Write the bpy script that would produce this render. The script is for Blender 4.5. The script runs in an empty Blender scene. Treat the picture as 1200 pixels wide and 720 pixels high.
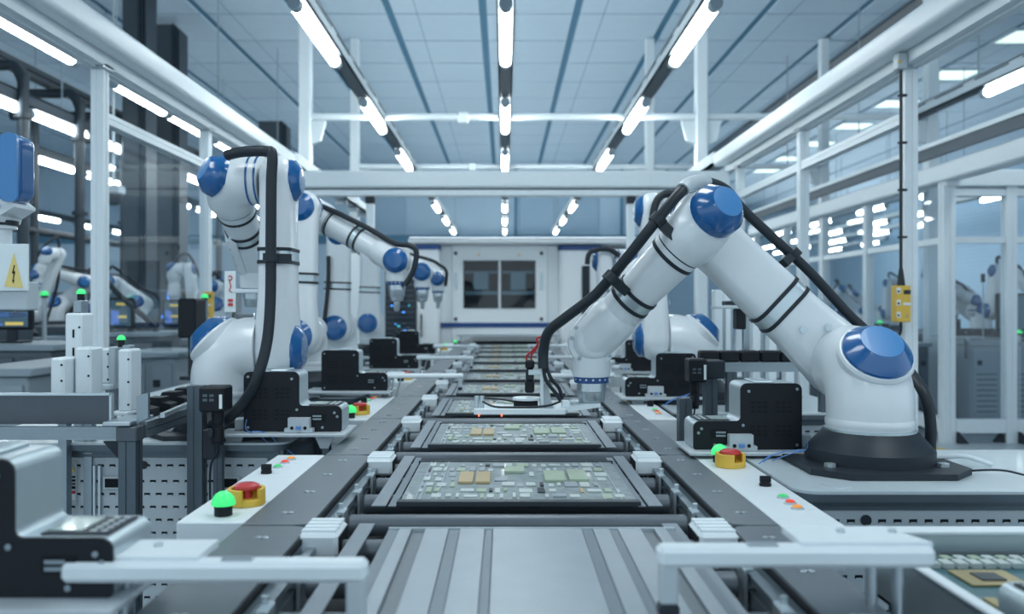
import bpy, math, random
from mathutils import Vector as V, Matrix
random.seed(7)
sc = bpy.context.scene
col = sc.collection
R = math.radians

# ---------------------------------------------------------------- camera
CZ, F = 1.3, 1000.0
cam_d = bpy.data.cameras.new('camera')
cam = bpy.data.objects.new('camera', cam_d); col.objects.link(cam)
cam.location = (0, 0, CZ); cam.rotation_euler = (R(90), 0, 0)
cam_d.sensor_width = 36; cam_d.lens = 30
cam_d.shift_x = 9/1200; cam_d.shift_y = -2/1200
cam_d.clip_start = 0.02; cam_d.clip_end = 200
cam_d.dof.use_dof = True; cam_d.dof.focus_distance = 2.25; cam_d.dof.aperture_fstop = 3.0
sc.camera = cam
# ---------------------------------------------------------------- world and exposure
w = bpy.data.worlds.new('world'); sc.world = w; w.use_nodes = True
bg = w.node_tree.nodes['Background']
bg.inputs[0].default_value = (0.45, 0.56, 0.635, 1); bg.inputs[1].default_value = 1.75
sc.view_settings.view_transform = 'Standard'; sc.view_settings.look = 'None'
sc.view_settings.gamma = 1; sc.view_settings.exposure = 0.12
sc.view_settings.use_curve_mapping = False
TUBE = 22.0             # emission of the tube lamps
LAMP_COL = (0.90, 0.98, 0.985)
def area(name, loc, sx, sy, watts, rot=(0, 0, 0)):
    l = bpy.data.lights.new(name, 'AREA'); l.shape = 'RECTANGLE'; l.size = sx; l.size_y = sy
    l.energy = watts; l.color = LAMP_COL
    o = bpy.data.objects.new(name, l); col.objects.link(o); o.location = loc; o.rotation_euler = rot
    return o
# the hall's lamp rows go on over and behind the camera, out of view
for i, (lx, ly) in enumerate([(-1.4, 1.6), (1.4, 1.6), (0, 3.2), (-1.4, -2.0), (1.4, -2.0), (-4.2, 1.0), (4.2, 1.0)]):
    area('ceiling_lamp_light', (lx, ly, 3.2), 0.5, 1.5, 20)

# ---------------------------------------------------------------- materials
MATS = {}
def mat(name, c, rough=0.5, metal=0.0, coat=0.0, noise=0.04, scale=30, bump=0.0, emit=None, es=0.0):
    if name in MATS: return MATS[name]
    m = bpy.data.materials.new(name); m.use_nodes = True
    nt = m.node_tree; b = nt.nodes['Principled BSDF']
    b.inputs['Base Color'].default_value = (*c, 1)
    b.inputs['Roughness'].default_value = rough; b.inputs['Metallic'].default_value = metal
    if max(c) < .05 and not emit: b.inputs['Specular IOR Level'].default_value = 0.28
    b.inputs['Coat Weight'].default_value = coat; b.inputs['Coat Roughness'].default_value = 0.05
    if emit:
        b.inputs['Emission Color'].default_value = (*emit, 1); b.inputs['Emission Strength'].default_value = es
    if noise > 0:
        tc = nt.nodes.new('ShaderNodeTexCoord'); n = nt.nodes.new('ShaderNodeTexNoise')
        n.inputs['Scale'].default_value = scale; n.inputs['Detail'].default_value = 4
        nt.links.new(tc.outputs['Object'], n.inputs['Vector'])
        mx = nt.nodes.new('ShaderNodeMix'); mx.data_type = 'RGBA'; mx.blend_type = 'MULTIPLY'
        mx.inputs['Factor'].default_value = 1.0
        rp = nt.nodes.new('ShaderNodeMapRange')
        rp.inputs['To Min'].default_value = 1 - noise*2; rp.inputs['To Max'].default_value = 1 + noise
        nt.links.new(n.outputs['Fac'], rp.inputs['Value'])
        mx.inputs[6].default_value = (*c, 1)
        nt.links.new(rp.outputs[0], mx.inputs[7]); nt.links.new(mx.outputs[2], b.inputs['Base Color'])
        if bump:
            bp = nt.nodes.new('ShaderNodeBump'); bp.inputs['Strength'].default_value = bump; bp.inputs['Distance'].default_value = 0.002
            nt.links.new(n.outputs['Fac'], bp.inputs['Height']); nt.links.new(bp.outputs[0], b.inputs['Normal'])
    MATS[name] = m
    return m
WHITE = mat('white robot paint', (0.68, 0.73, 0.765), 0.30, 0, 0.25, 0.02)
PAINT = mat('white painted steel', (0.72, 0.79, 0.83), 0.4, 0, 0, 0.03)
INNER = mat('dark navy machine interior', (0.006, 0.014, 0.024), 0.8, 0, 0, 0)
MACH = mat('bright white machine enamel', (0.86, 0.89, 0.91), 0.4, 0, 0, 0.02)
FRAME = mat('white coated aluminium profile', (0.76, 0.83, 0.87), 0.38, 0, 0, 0.03)
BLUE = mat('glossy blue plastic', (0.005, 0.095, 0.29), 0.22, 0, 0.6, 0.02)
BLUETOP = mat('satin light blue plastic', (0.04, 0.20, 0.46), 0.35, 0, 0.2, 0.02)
NAVY = mat('navy blue paint', (0.01, 0.06, 0.22), 0.4)
DARK = mat('dark graphite casting', (0.022, 0.03, 0.04), 0.45, 0, 0, 0.06)
BLACK = mat('matt black sheet', (0.007, 0.010, 0.015), 0.5, 0, 0, 0.06)
RUBBER = mat('black cable jacket', (0.02, 0.027, 0.035), 0.42)
SLOT = mat('dark recess', (0.006, 0.009, 0.013), 0.8, 0, 0, 0)
STEEL = mat('brushed steel', (0.50, 0.56, 0.60), 0.32, 0.9, 0, 0.06, 60)
SILVER = mat('silver anodised sheet', (0.55, 0.63, 0.67), 0.34, 0.75, 0, 0.03)
ALU = mat('aluminium profile', (0.30, 0.36, 0.40), 0.35, 0.8, 0, 0.05)
ALUD = mat('dark aluminium profile', (0.10, 0.13, 0.155), 0.4, 0.6, 0, 0.05)
PLATE = mat('grey conveyor cover plate', (0.165, 0.195, 0.22), 0.42, 0.3, 0, 0.05, 50)
ROLL = mat('grey roller sleeve', (0.13, 0.155, 0.18), 0.42, 0.3, 0, 0.08, 25)
BELT = mat('grey ribbon belt', (0.24, 0.28, 0.32), 0.6, 0, 0, 0.06)
TRAYG = mat('light grey tray metal', (0.36, 0.41, 0.45), 0.4, 0.4, 0, 0.06, 18)
TRAYM = mat('mid grey tray band', (0.19, 0.23, 0.265), 0.45, 0.3, 0, 0.06, 18)
BED = mat('dark conveyor bed', (0.035, 0.045, 0.055), 0.6)
PANEL = mat('grey perforated sheet', (0.47, 0.53, 0.57), 0.45, 0.1, 0, 0.03)
PANELD = mat('slate grey panel', (0.09, 0.11, 0.13), 0.4, 0.4, 0, 0.05)
TABLE = mat('pale bench top', (0.50, 0.58, 0.62), 0.35, 0.0, 0.1, 0.05)
YEL = mat('yellow plastic', (0.72, 0.46, 0.06), 0.4)
RED = mat('red button plastic', (0.55, 0.03, 0.03), 0.35, 0, 0.3)
ORANGE = mat('amber button plastic', (0.80, 0.30, 0.05), 0.35, 0, 0, 0, emit=(0.9, 0.32, 0.06), es=0.25)
REDL = mat('lit red button', (0.7, 0.06, 0.03), 0.35, 0, 0, 0, emit=(0.9, 0.08, 0.05), es=0.3)
GREENB = mat('lit green button', (0.05, 0.5, 0.15), 0.35, 0, 0, 0, emit=(0.05, 0.7, 0.2), es=0.3)
GREEN = mat('glowing green dome', (0.05, 0.5, 0.15), 0.35, 0, 0, 0, emit=(0.05, 0.85, 0.22), es=0.65)
LEDB = mat('blue indicator light', (0.05, 0.2, 0.8), 0.4, 0, 0, 0, emit=(0.05, 0.3, 1.0), es=1.6)
LEDC = mat('cyan indicator light', (0.05, 0.5, 0.6), 0.4, 0, 0, 0, emit=(0.05, 0.7, 0.8), es=0.8)
LEDR = mat('red sensor light', (0.8, 0.1, 0.05), 0.4, 0, 0, 0, emit=(1.0, 0.15, 0.05), es=2.5)
TUBEM = mat('lit lamp tube', (0.9, 0.95, 0.95), 0.4, 0, 0, 0, emit=LAMP_COL, es=TUBE)
LPANEL = mat('lit ceiling panel', (0.8, 0.9, 0.85), 0.5, 0, 0, 0, emit=(0.72, 0.92, 0.78), es=0.9)
LAMPG = mat('grey lamp fitting', (0.30, 0.38, 0.44), 0.45, 0, 0, 0.03)
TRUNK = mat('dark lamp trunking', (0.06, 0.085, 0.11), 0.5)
DUCT = mat('dark grey duct', (0.06, 0.078, 0.095), 0.55, 0.1, 0, 0.06, 6)
PIPE = mat('dark painted pipe', (0.03, 0.045, 0.06), 0.45, 0.2)
SCREEN = mat('dark blue screen', (0.01, 0.02, 0.035), 0.2, 0, 0.3, 0)
SCREENL = mat('teal screen face', (0.05, 0.14, 0.20), 0.25, 0, 0.3, 0)
SCRGLOW = mat('lit screen', (0.05, 0.1, 0.3), 0.3, 0, 0, 0, emit=(0.08, 0.2, 0.6), es=0.6)
SCRY = mat('lit yellow screen block', (0.5, 0.4, 0.1), 0.3, 0, 0, 0, emit=(0.7, 0.55, 0.1), es=0.5)
LCD = mat('pale display', (0.42, 0.52, 0.50), 0.25, 0, 0.3, 0.05)
PCB = mat('blue green circuit board', (0.05, 0.15, 0.18), 0.4, 0, 0.1, 0.25, 60)
PCBG = mat('grey green circuit board', (0.27, 0.33, 0.35), 0.45, 0.1, 0.1, 0.3, 40)
CHIPW = mat('pale chip', (0.50, 0.57, 0.56), 0.45, 0, 0, 0.08)
CHIPG = mat('pale green chip', (0.36, 0.45, 0.34), 0.45, 0, 0, 0.08)
CHIPT = mat('tan chip', (0.46, 0.36, 0.20), 0.45, 0, 0, 0.08)
CHIPD = mat('dark chip', (0.03, 0.04, 0.05), 0.4)
GOLD = mat('gold connector', (0.42, 0.34, 0.16), 0.35, 0.6)
WIREB = mat('blue wire', (0.10, 0.25, 0.60), 0.4)
WIRER = mat('red wire', (0.45, 0.02, 0.02), 0.4)
SIGNY = mat('yellow warning print', (0.78, 0.62, 0.22), 0.5)
SIGNW = mat('white card', (0.72, 0.80, 0.82), 0.5)
CABD = mat('background cabinet grey', (0.095, 0.122, 0.148), 0.5, 0.1)
CABL = mat('background cabinet pale', (0.28, 0.34, 0.385), 0.5, 0.1)
WALLM = mat('pale blue wall', (0.52, 0.67, 0.79), 0.6, 0, 0, 0.03, 2)
WALLP = mat('blue grey wall panel', (0.40, 0.55, 0.68), 0.5, 0, 0, 0.03, 2)
WALLN = mat('deep blue hall wall', (0.20, 0.31, 0.42), 0.6, 0, 0, 0.08, 2)
BLIND = mat('light blue blind slat', (0.48, 0.66, 0.80), 0.5, 0, 0, 0.03, 2)
FLOORM = mat('pale epoxy floor', (0.42, 0.48, 0.52), 0.3, 0, 0, 0.06, 1.5)
CEILM = mat('ceiling tile', (0.50, 0.63, 0.74), 0.7, 0, 0, 0.04, 8)
GRID = mat('ceiling grid bar', (0.06, 0.20, 0.32), 0.6)
GRIDT = mat('ceiling joint', (0.10, 0.25, 0.37), 0.6)
def glass_mat(name, tint, refl):
    m = bpy.data.materials.new(name); m.use_nodes = True; nt = m.node_tree
    nt.nodes.remove(nt.nodes['Principled BSDF'])
    out = nt.nodes['Material Output']
    t = nt.nodes.new('ShaderNodeBsdfTransparent'); t.inputs[0].default_value = (*tint, 1)
    g = nt.nodes.new('ShaderNodeBsdfGlossy'); g.inputs['Roughness'].default_value = 0.02
    lw = nt.nodes.new('ShaderNodeLayerWeight'); lw.inputs[0].default_value = 0.5
    pw = nt.nodes.new('ShaderNodeMath'); pw.operation = 'POWER'; pw.inputs[1].default_value = 4.0; nt.links.new(lw.outputs['Facing'], pw.inputs[0])
    fr = nt.nodes.new('ShaderNodeMapRange'); fr.inputs['To Min'].default_value = 0.03; fr.inputs['To Max'].default_value = refl; nt.links.new(pw.outputs[0], fr.inputs['Value'])
    mx = nt.nodes.new('ShaderNodeMixShader')
    nt.links.new(fr.outputs[0], mx.inputs[0]); nt.links.new(t.outputs[0], mx.inputs[1])
    nt.links.new(g.outputs[0], mx.inputs[2]); nt.links.new(mx.outputs[0], out.inputs[0])
    return m
GLASS = glass_mat('clear safety glass', (0.95, 0.975, 0.99), 0.5)

# ---------------------------------------------------------------- mesh builder
CIRC = {}
def circ(n):
    if n not in CIRC: CIRC[n] = [(math.cos(2*math.pi*i/n), math.sin(2*math.pi*i/n)) for i in range(n)]
    return CIRC[n]
def rrect(hx, hy, r, k=4):
    pts = []
    for cx, cy, a0 in ((hx-r, hy-r, 0), (-hx+r, hy-r, 90), (-hx+r, -hy+r, 180), (hx-r, -hy+r, 270)):
        for i in range(k+1):
            a = R(a0 + 90*i/k); pts.append((cx + r*math.cos(a), cy + r*math.sin(a)))
    return pts
def frame_for(t, ref=None):
    t = t.normalized()
    if ref is None or abs(t.dot(ref.normalized())) > 0.98:
        ref = V((0, 0, 1)) if abs(t.z) < 0.9 else V((1, 0, 0))
    n = (ref - t*ref.dot(t)).normalized()
    return t, n, t.cross(n)
class MB:
    def __init__(s): s.v = []; s.f = []; s.mi = []; s.cur = 0
    def _add(s, vs, fs):
        o = len(s.v); s.v += [V(x) for x in vs]
        for f in fs: s.f.append([i+o for i in f]); s.mi.append(s.cur)
        return s
    def slot(s, k): s.cur = k; return s
    def box(s, x0, x1, y0, y1, z0, z1, c=0.0):
        if x0 > x1: x0, x1 = x1, x0
        if y0 > y1: y0, y1 = y1, y0
        if z0 > z1: z0, z1 = z1, z0
        if c <= 0:
            vs = [(x, y, z) for z in (z0, z1) for y in (y0, y1) for x in (x0, x1)]
            return s._add(vs, [(0, 2, 3, 1), (4, 5, 7, 6), (0, 1, 5, 4), (2, 6, 7, 3), (0, 4, 6, 2), (1, 3, 7, 5)])
        c = min(c, (x1-x0)*.45, (y1-y0)*.45, (z1-z0)*.45)
        vs = []; idx = {}
        for i, x in enumerate((x0, x1)):
            for j, y in enumerate((y0, y1)):
                for k, z in enumerate((z0, z1)):
                    sx, sy, sz = (c if i == 0 else -c), (c if j == 0 else -c), (c if k == 0 else -c)
                    idx[i, j, k] = len(vs)
                    vs += [(x, y+sy, z+sz), (x+sx, y, z+sz), (x+sx, y+sy, z)]
        q = lambda i, j, k, a: idx[i, j, k] + a
        fs = []
        for i in (0, 1):
            f = [q(i, 0, 0, 0), q(i, 1, 0, 0), q(i, 1, 1, 0), q(i, 0, 1, 0)]; fs.append(f if i else f[::-1])
            f = [q(0, i, 0, 1), q(0, i, 1, 1), q(1, i, 1, 1), q(1, i, 0, 1)]; fs.append(f if i else f[::-1])
            f = [q(0, 0, i, 2), q(1, 0, i, 2), q(1, 1, i, 2), q(0, 1, i, 2)]; fs.append(f if i else f[::-1])
        for i in (0, 1):
            for j in (0, 1):
                f = [q(i, j, 0, 0), q(i, j, 1, 0), q(i, j, 1, 1), q(i, j, 0, 1)]; fs.append(f if i == j else f[::-1])
                f = [q(i, 0, j, 0), q(i, 1, j, 0), q(i, 1, j, 2), q(i, 0, j, 2)]; fs.append(f[::-1] if i == j else f)
                f = [q(0, i, j, 1), q(1, i, j, 1), q(1, i, j, 2), q(0, i, j, 2)]; fs.append(f if i == j else f[::-1])
        for (i, j, k), b in idx.items():
            f = [b, b+1, b+2]; fs.append(f if (i+j+k) % 2 == 1 else f[::-1])
        return s._add(vs, fs)
    def obox(s, p0, p1, wx, wz, ref=None, c=0.0):
        """box beam from p0 to p1, wx across, wz along ref"""
        p0, p1 = V(p0), V(p1)
        return s.sweep([p0, p1], [1, 1], rrect(wz/2, wx/2, c, 1) if c else [(wz/2, wx/2), (-wz/2, wx/2), (-wz/2, -wx/2), (wz/2, -wx/2)], ref or V((0, 0, 1)))
    def sweep(s, path, radii, sec=None, ref=None, seg=20, caps=True):
        sec = sec or circ(seg); n = len(sec)
        path = [V(p) for p in path]
        if not hasattr(radii, '__len__'): radii = [radii]*len(path)
        o = len(s.v); prevn = None; vs = []
        for i, p in enumerate(path):
            t = (path[min(i+1, len(path)-1)] - path[max(i-1, 0)])
            if t.length < 1e-9: t = V((0, 0, 1))
            t.normalize()
            if ref is not None: t, nn, b = frame_for(t, ref)
            elif prevn is None: t, nn, b = frame_for(t)
            else:
                nn = prevn - t*prevn.dot(t)
                nn = nn.normalized() if nn.length > 1e-6 else frame_for(t)[1]
                b = t.cross(nn)
            prevn = nn
            r = radii[i]
            vs += [p + nn*(a*r) + b*(c2*r) for a, c2 in sec]
        fs = []
        for i in range(len(path)-1):
            for j in range(n):
                k = (j+1) % n
                fs.append((i*n+j, i*n+k, (i+1)*n+k, (i+1)*n+j))
        if caps:
            fs.append(tuple(range(n-1, -1, -1))); fs.append(tuple((len(path)-1)*n + j for j in range(n)))
        return s._add(vs, fs)
    def cyl(s, p0, p1, r0, r1=None, seg=20):
        return s.sweep([p0, p1], [r0, r0 if r1 is None else r1], None, None, seg)
    def lathe(s, c, axis, prof, seg=28):
        """prof: (radius, height) from bottom to top"""
        c = V(c); a = V(axis).normalized()
        path = [c + a*h for r, h in prof]
        t, n, b = frame_for(a)
        vs = []
        for (r, h) in prof: vs += [c + a*h + n*(r*x) + b*(r*y) for x, y in circ(seg)]
        fs = []
        for i in range(len(prof)-1):
            for j in range(seg):
                k = (j+1) % seg; fs.append((i*seg+j, i*seg+k, (i+1)*seg+k, (i+1)*seg+j))
        fs.append(tuple(range(seg-1, -1, -1))); fs.append(tuple((len(prof)-1)*seg + j for j in range(seg)))
        return s._add(vs, fs)
    def capsule(s, p0, p1, r0, r1=None, sec=None, ref=None, seg=24, k=5, flat=1.0):
        r1 = r0 if r1 is None else r1
        p0, p1 = V(p0), V(p1); d = (p1-p0).normalized()
        path, rad = [], []
        for i in range(k+1):
            a = math.pi/2*i/k; path.append(p0 - d*(r0*flat*math.cos(a))); rad.append(max(r0*math.sin(a), r0*0.02))
        for i in range(k+1):
            a = math.pi/2*i/k; path.append(p1 + d*(r1*flat*math.sin(a))); rad.append(max(r1*math.cos(a), r1*0.02))
        return s.sweep(path, rad, sec, ref, seg)
    def prism(s, poly, org, ux, uy, depth):
        """polygon in plane (ux, uy) at org, extruded by depth along ux x uy"""
        org, ux, uy = V(org), V(ux).normalized(), V(uy).normalized(); d = ux.cross(uy)*depth
        n = len(poly)
        vs = [org + ux*a + uy*b for a, b in poly] + [org + ux*a + uy*b + d for a, b in poly]
        fs = [tuple(range(n-1, -1, -1)), tuple(range(n, 2*n))] + [(i, (i+1) % n, n+(i+1) % n, n+i) for i in range(n)]
        return s._add(vs, fs)
    def build(s, name, m, parent=None, kind=None, label=None):
        off = V((0, 0, 0)); p = parent
        while p is not None: off += p.location; p = p.parent
        me = bpy.data.meshes.new(name)
        me.from_pydata([v - off for v in s.v], [], s.f)
        for x in (m if isinstance(m, (list, tuple)) else [m]): me.materials.append(x)
        if isinstance(m, (list, tuple)): me.polygons.foreach_set('material_index', s.mi)
        me.polygons.foreach_set('use_smooth', [True]*len(me.polygons))
        me.set_sharp_from_angle(angle=R(32))
        o = bpy.data.objects.new(name, me); col.objects.link(o)
        if parent is not None: o.parent = parent
        if kind: o['kind'] = kind
        if label: o['label'] = label
        return o
def thing(name, label, cat, loc=(0, 0, 0), group=None):
    o = bpy.data.objects.new(name, None); col.objects.link(o); o.location = loc
    o.empty_display_size = 0.1
    return tag(o, label, cat, group)
def tag(o, label, cat, group=None):
    o['label'] = label; o['category'] = cat
    if group: o['group'] = group
    return o
KIDS = {}
def dup(root, loc, label=None, group=None, rz=None):
    kids = {}
    for o in col.objects:
        if o.parent is not None: kids.setdefault(o.parent.name, []).append(o)
    def rec(o, parent):
        c = o.copy(); col.objects.link(c)
        if parent is not None: c.parent = parent
        for k in kids.get(o.name, []): rec(k, c)
        return c
    r = rec(root, None); r.location = loc
    if rz is not None: r.rotation_euler = (0, 0, rz)
    if label: r['label'] = label
    if group: r['group'] = group
    return r
def copypart(o, parent, d):
    c = o.copy(); col.objects.link(c); c.parent = parent; c.location = o.location + V(d); return c
def P(px, py, d):      # world point of a measured pixel at a measured distance
    return V(((px-591)*d/F, d, CZ + (358-py)*d/F))
def smooth_path(pts, k=6):
    pts = [V(p) for p in pts]; out = []
    for i in range(len(pts)-1):
        p0, p1, p2, p3 = pts[max(i-1, 0)], pts[i], pts[i+1], pts[min(i+2, len(pts)-1)]
        for j in range(k):
            t = j/k
            out.append(0.5*((2*p1) + (p2-p0)*t + (2*p0-5*p1+4*p2-p3)*t*t + (3*p1-p0-3*p2+p3)*t**3))
    out.append(pts[-1]); return out
ORD = ['first', 'second', 'third', 'fourth', 'fifth', 'sixth', 'seventh', 'eighth', 'ninth', 'tenth', 'eleventh', 'twelfth', 'thirteenth', 'fourteenth']
X, Y, Z = V((1, 0, 0)), V((0, 1, 0)), V((0, 0, 1))
def struct(name, mb, m, parent=None):
    o = mb.build(name, m, parent)
    if parent is None: o['kind'] = 'structure'
    return o
# ================================================================ the hall
m = MB().box(-15, 15, -8, 37, -0.2, 0); floor = struct('floor', m, FLOORM)
m = MB().box(-0.05, 0.05, -3, 3, 0, 0.003); 
m = MB(); m.obox((3.55, 9.2, .002), (4.3, 6.2, .002), .09, .004); m.build('floor_marking', YEL, floor, label='yellow safety line')
HC = 5.3
ceil = struct('ceiling', MB().box(-15, 15, -8, 37, HC+.03, HC+.2), GRID)
MB().box(-15, 15, -8, 10.5, HC, HC+.03).build('ceiling_tile', CEILM, ceil, label='unbroken near ceiling field')
rows = [10.52 + 1.19*k for k in range(13)]; cols = [-0.29 + 1.28*k for k in range(-11, 12)]
tile0 = None
for i, x in enumerate(cols[:-1]):
    for j, y in enumerate(rows[:-1]):
        if tile0 is None:
            tile0 = MB().box(x+.05, x+1.23, y+.022, y+1.168, HC, HC+.03, .006).build('ceiling_tile', CEILM, ceil); t00 = (x, y)
        else: copypart(tile0, ceil, (x-t00[0], y-t00[1], 0))
m = MB()
for x in cols[9:-1]:
    for j in range(9): m.box(x+.05, x+1.23, 24.8+1.3*j+.014, 24.8+1.3*j+1.28, HC, HC+.03)
m.build('far_ceiling_tiles', CEILM, ceil, kind='stuff')
m = MB()
for x in cols[:-1]: m.box(x+.37, x+.38, 10.5, 25, HC-.002, HC+.005)
m.build('tile_joints', GRIDT, ceil, kind='stuff')
MB().box(5.32, 5.5, 6, 36, HC-.05, HC+.02).build('ceiling_slot', TRUNK, ceil, label='dark slot')
MB().box(5.5, 5.75, 6, 36, HC-.03, HC+.02).build('ceiling_strip', CEILM, ceil)
# back wall
wb = struct('wall_back', MB().box(-15, 4.6, 25, 25.25, 0, HC+.1), WALLM)
MB().box(-15, 4.6, 24.92, 25.0, 3.1, 3.35).build('rail', GRIDT, wb)
for a, b in ((-4.15, -2.85), (.45, 1.5), (1.55, 2.75)): MB().box(a, b, 24.95, 25.02, 3.36, 4.6, .01).build('wall_panel', WALLP, wb)
for a in (-7, -5.6, 0.3, 3.4): MB().box(a, a+.07, 24.93, 25.02, 3.36, HC).build('mullion', GRIDT, wb)
struct('wall_back_right', MB().box(4.4, 4.6, 25, 36.8, 0, HC+.1), WALLM)
struct('wall_far', MB().box(4.4, 15, 36.5, 36.8, 0, HC+.1), WALLM)
wr = struct('wall_right', MB().box(14.05, 14.3, 4, 37, 0, HC+.1), WALLM)
m = MB()
for k in range(42):
    z = .2 + k*.12; m.prism([(0, 0), (.035, .0), (.005, .112), (0, .112)], (14.05, 5, z), -X, Z, 31.5)
m.build('blind_slats', BLIND, wr, kind='stuff')
for y in (17.0, 22.5, 28.5, 33.0): MB().box(13.9, 14.06, y-.12, y+.12, 0, HC).build('pilaster', WALLP, wr)
wl = struct('wall_left', MB().box(-14.3, -14.05, 4, 25.2, 0, HC+.1), WALLN)
for k in range(8):
    y = 9 + k*2.0
    MB().box(-14.06, -13.98, y+.15, y+1.75, 1.2, 2.6, .01).build('wall_panel', BLIND, wl)
    MB().box(-14.07, -14.0, y+.15, y+1.75, 2.9, 4.8, .01).build('wall_panel', WALLP, wl)
# lit panels in the ceiling at the right
lp = thing('ceiling_light_panel', 'first square lit panel from the camera in the ceiling over the neighbouring line', 'ceiling light', (7.75, 12.65, HC), 'square lit ceiling panels')
MB().box(7.42, 8.08, 12.35, 12.95, HC-.02, HC+.01, .005).build('diffuser', LPANEL, lp)
f = MB()
for a in ((7.38, 8.12, 12.31, 12.35), (7.38, 8.12, 12.95, 12.99), (7.38, 7.42, 12.35, 12.95), (8.08, 8.12, 12.35, 12.95)): f.box(*a, HC-.025, HC+.01)
f.build('frame', CEILM, lp)
for k in range(1, 7): dup(lp, (7.75, 12.65+2.1*k, HC), f'{ORD[k]} square lit panel from the camera in the ceiling over the neighbouring line')

UP = 33
# lamp rows: trunking and tube lamps
LZ = 3.3
def track(label, x, y0, y1, z=LZ, wd=.13, light=True):
    t = thing('lamp_track', label, 'lamp track', (x, y0, z))
    m = MB().box(x-wd/2, x+wd/2, y0, y1, z+.05, z+.065); m.build('track_base', TRUNK, t)
    m = MB()
    for s in (-1, 1): m.box(x+s*wd/2, x+s*(wd/2-.012), y0, y1, z+.05, z+.17)
    m.box(x-wd/2, x+wd/2, y0, y1, z+.158, z+.17)
    m.build('track_side', PAINT if light else TRUNK, t)
    if light:
        s1 = None
        k = y0 + .3
        m = MB()
        while k < min(y1, 14):
            for s in (-1, 1): m.box(x+s*(wd/2-.001), x+s*(wd/2+.002), k, k+.55, z+.135, z+.15)
            k += .75
        m.build('track_slots', TRUNK, t, kind='stuff')
    if light and y1 > 20:      # added unseen fill light, aimed up to brighten the ceiling
        a = area('ceiling_fill', (x, (y0+y1)/2, z+.18), .1, y1-y0, UP, (math.pi, 0, 0))
    k = y0 + .4 if not (light and y1 == 24.6) else y1 - .5     # the middle rows rest on the gantry tubes
    while k < y1:
        MB().cyl((x, k, z+.17), (x, k, HC), .008, seg=6).build('hanger_rod', LAMPG, t); k += 2.75
    return t
lamp0 = thing('tube_lamp', 'x', 'tube lamp', (0, 0, LZ))
MB().capsule((0, .06, LZ), (0, 1.34, LZ), .045, seg=14, k=3).build('lamp_tube', TUBEM, lamp0)
for a, b in ((-.02, .06), (1.34, 1.42)):
    MB().cyl((0, a, LZ), (0, b, LZ), .046, seg=14).build('end_cap', LAMPG, lamp0)
    MB().box(-.02, .02, a+.01, b-.01, LZ+.03, LZ+.06, .003).build('end_bracket', LAMPG, lamp0)
first_lamp = [True]
def lamp(x, y, label, group, z=LZ, sy=1.0):
    if first_lamp[0]:
        first_lamp[0] = False; o = lamp0; o.location = (x, y, z); o['label'] = label; o['group'] = group
    else: o = dup(lamp0, (x, y, z), label, group)
    o.scale = (1, sy, 1)
    return o
for nm, x in (('row left of the middle', -1.39), ('middle row', .01), ('row right of the middle', 1.40)):
    track(f'long lamp trunking of the {nm} above the conveyor', x, 4.2, 24.6)
    for k in range(7):
        lamp(x, 5.65 + 2.75*k, f'{ORD[k]} tube lamp from the camera in the {nm} above the conveyor', f'tube lamps of the {nm}')
track('dark trunking of the lamp row just outside the enclosure by the warning plate', -3.52, 4.6, 15, light=False)
for k, (ly_, ls_) in enumerate(((5.45, 1.1), (7.66, .85), (8.92, .72), (10.35, .75), (11.6, .75), (12.9, .75), (14.1, .7))): lamp(-3.52, ly_, f'{ORD[k]} tube lamp from the camera in the row just outside the enclosure, pipe side', 'lamps beside the dark pipe gantry', sy=ls_)
track('dark trunking of the lamp row under the dark pipe gantry', -4.95, 6.4, 17, light=False)
for k in range(7): lamp(-4.95, 7.45 + 1.44*k, f'{ORD[k]} tube lamp from the camera hung under the dark pipe gantry', 'lamps under the dark pipe gantry', sy=.88)
track('dark trunking of the lamp row behind the dark pipe gantry', -6.4, 8.5, 20, light=False)
for k in range(6): lamp(-6.4, 9.9 + 1.55*k, f'{ORD[k]} tube lamp from the camera in the row behind the pipe gantry', 'lamps behind the dark pipe gantry', sy=.88)
track('dark trunking of the farthest lamp row near the blue panelled wall', -10.6, 14, 24.5, light=False)
for k in range(5): lamp(-10.6, 15.2 + 1.95*k, f'{ORD[k]} tube lamp from the camera in the row by the blue panelled wall', 'lamps near the blue panelled wall', sy=.88)
track('pale trunking of the lamp row over the gap beside the fenced robots', 4.53, 5, 14)
lamp(4.53, 6.65, 'single large tube lamp over the fence at the picture edge, below the square lit panels', 'lamps over the fence')
for r, (x0, ys) in enumerate(((7.7, (14.4, 17.2, 20.0, 22.8, 25.6)), (9.1, (14.9, 17.7, 20.2, 22.9, 25.6, 28.6)), (10.4, (20.4, 23.0, 25.9, 28.9, 31.5)), (11.9, (27.0, 30.0)))):
    track(f'pale trunking of the {ORD[r]} lamp row beyond the fence, counted outwards', x0, ys[0]-.5, ys[-1]+2, wd=.1)
    for k, y in enumerate(ys): lamp(x0, y, f'{ORD[k]} lamp from the camera in the {ORD[r]} row beyond the fence', 'lamps of the hall beyond the fence')

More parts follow.
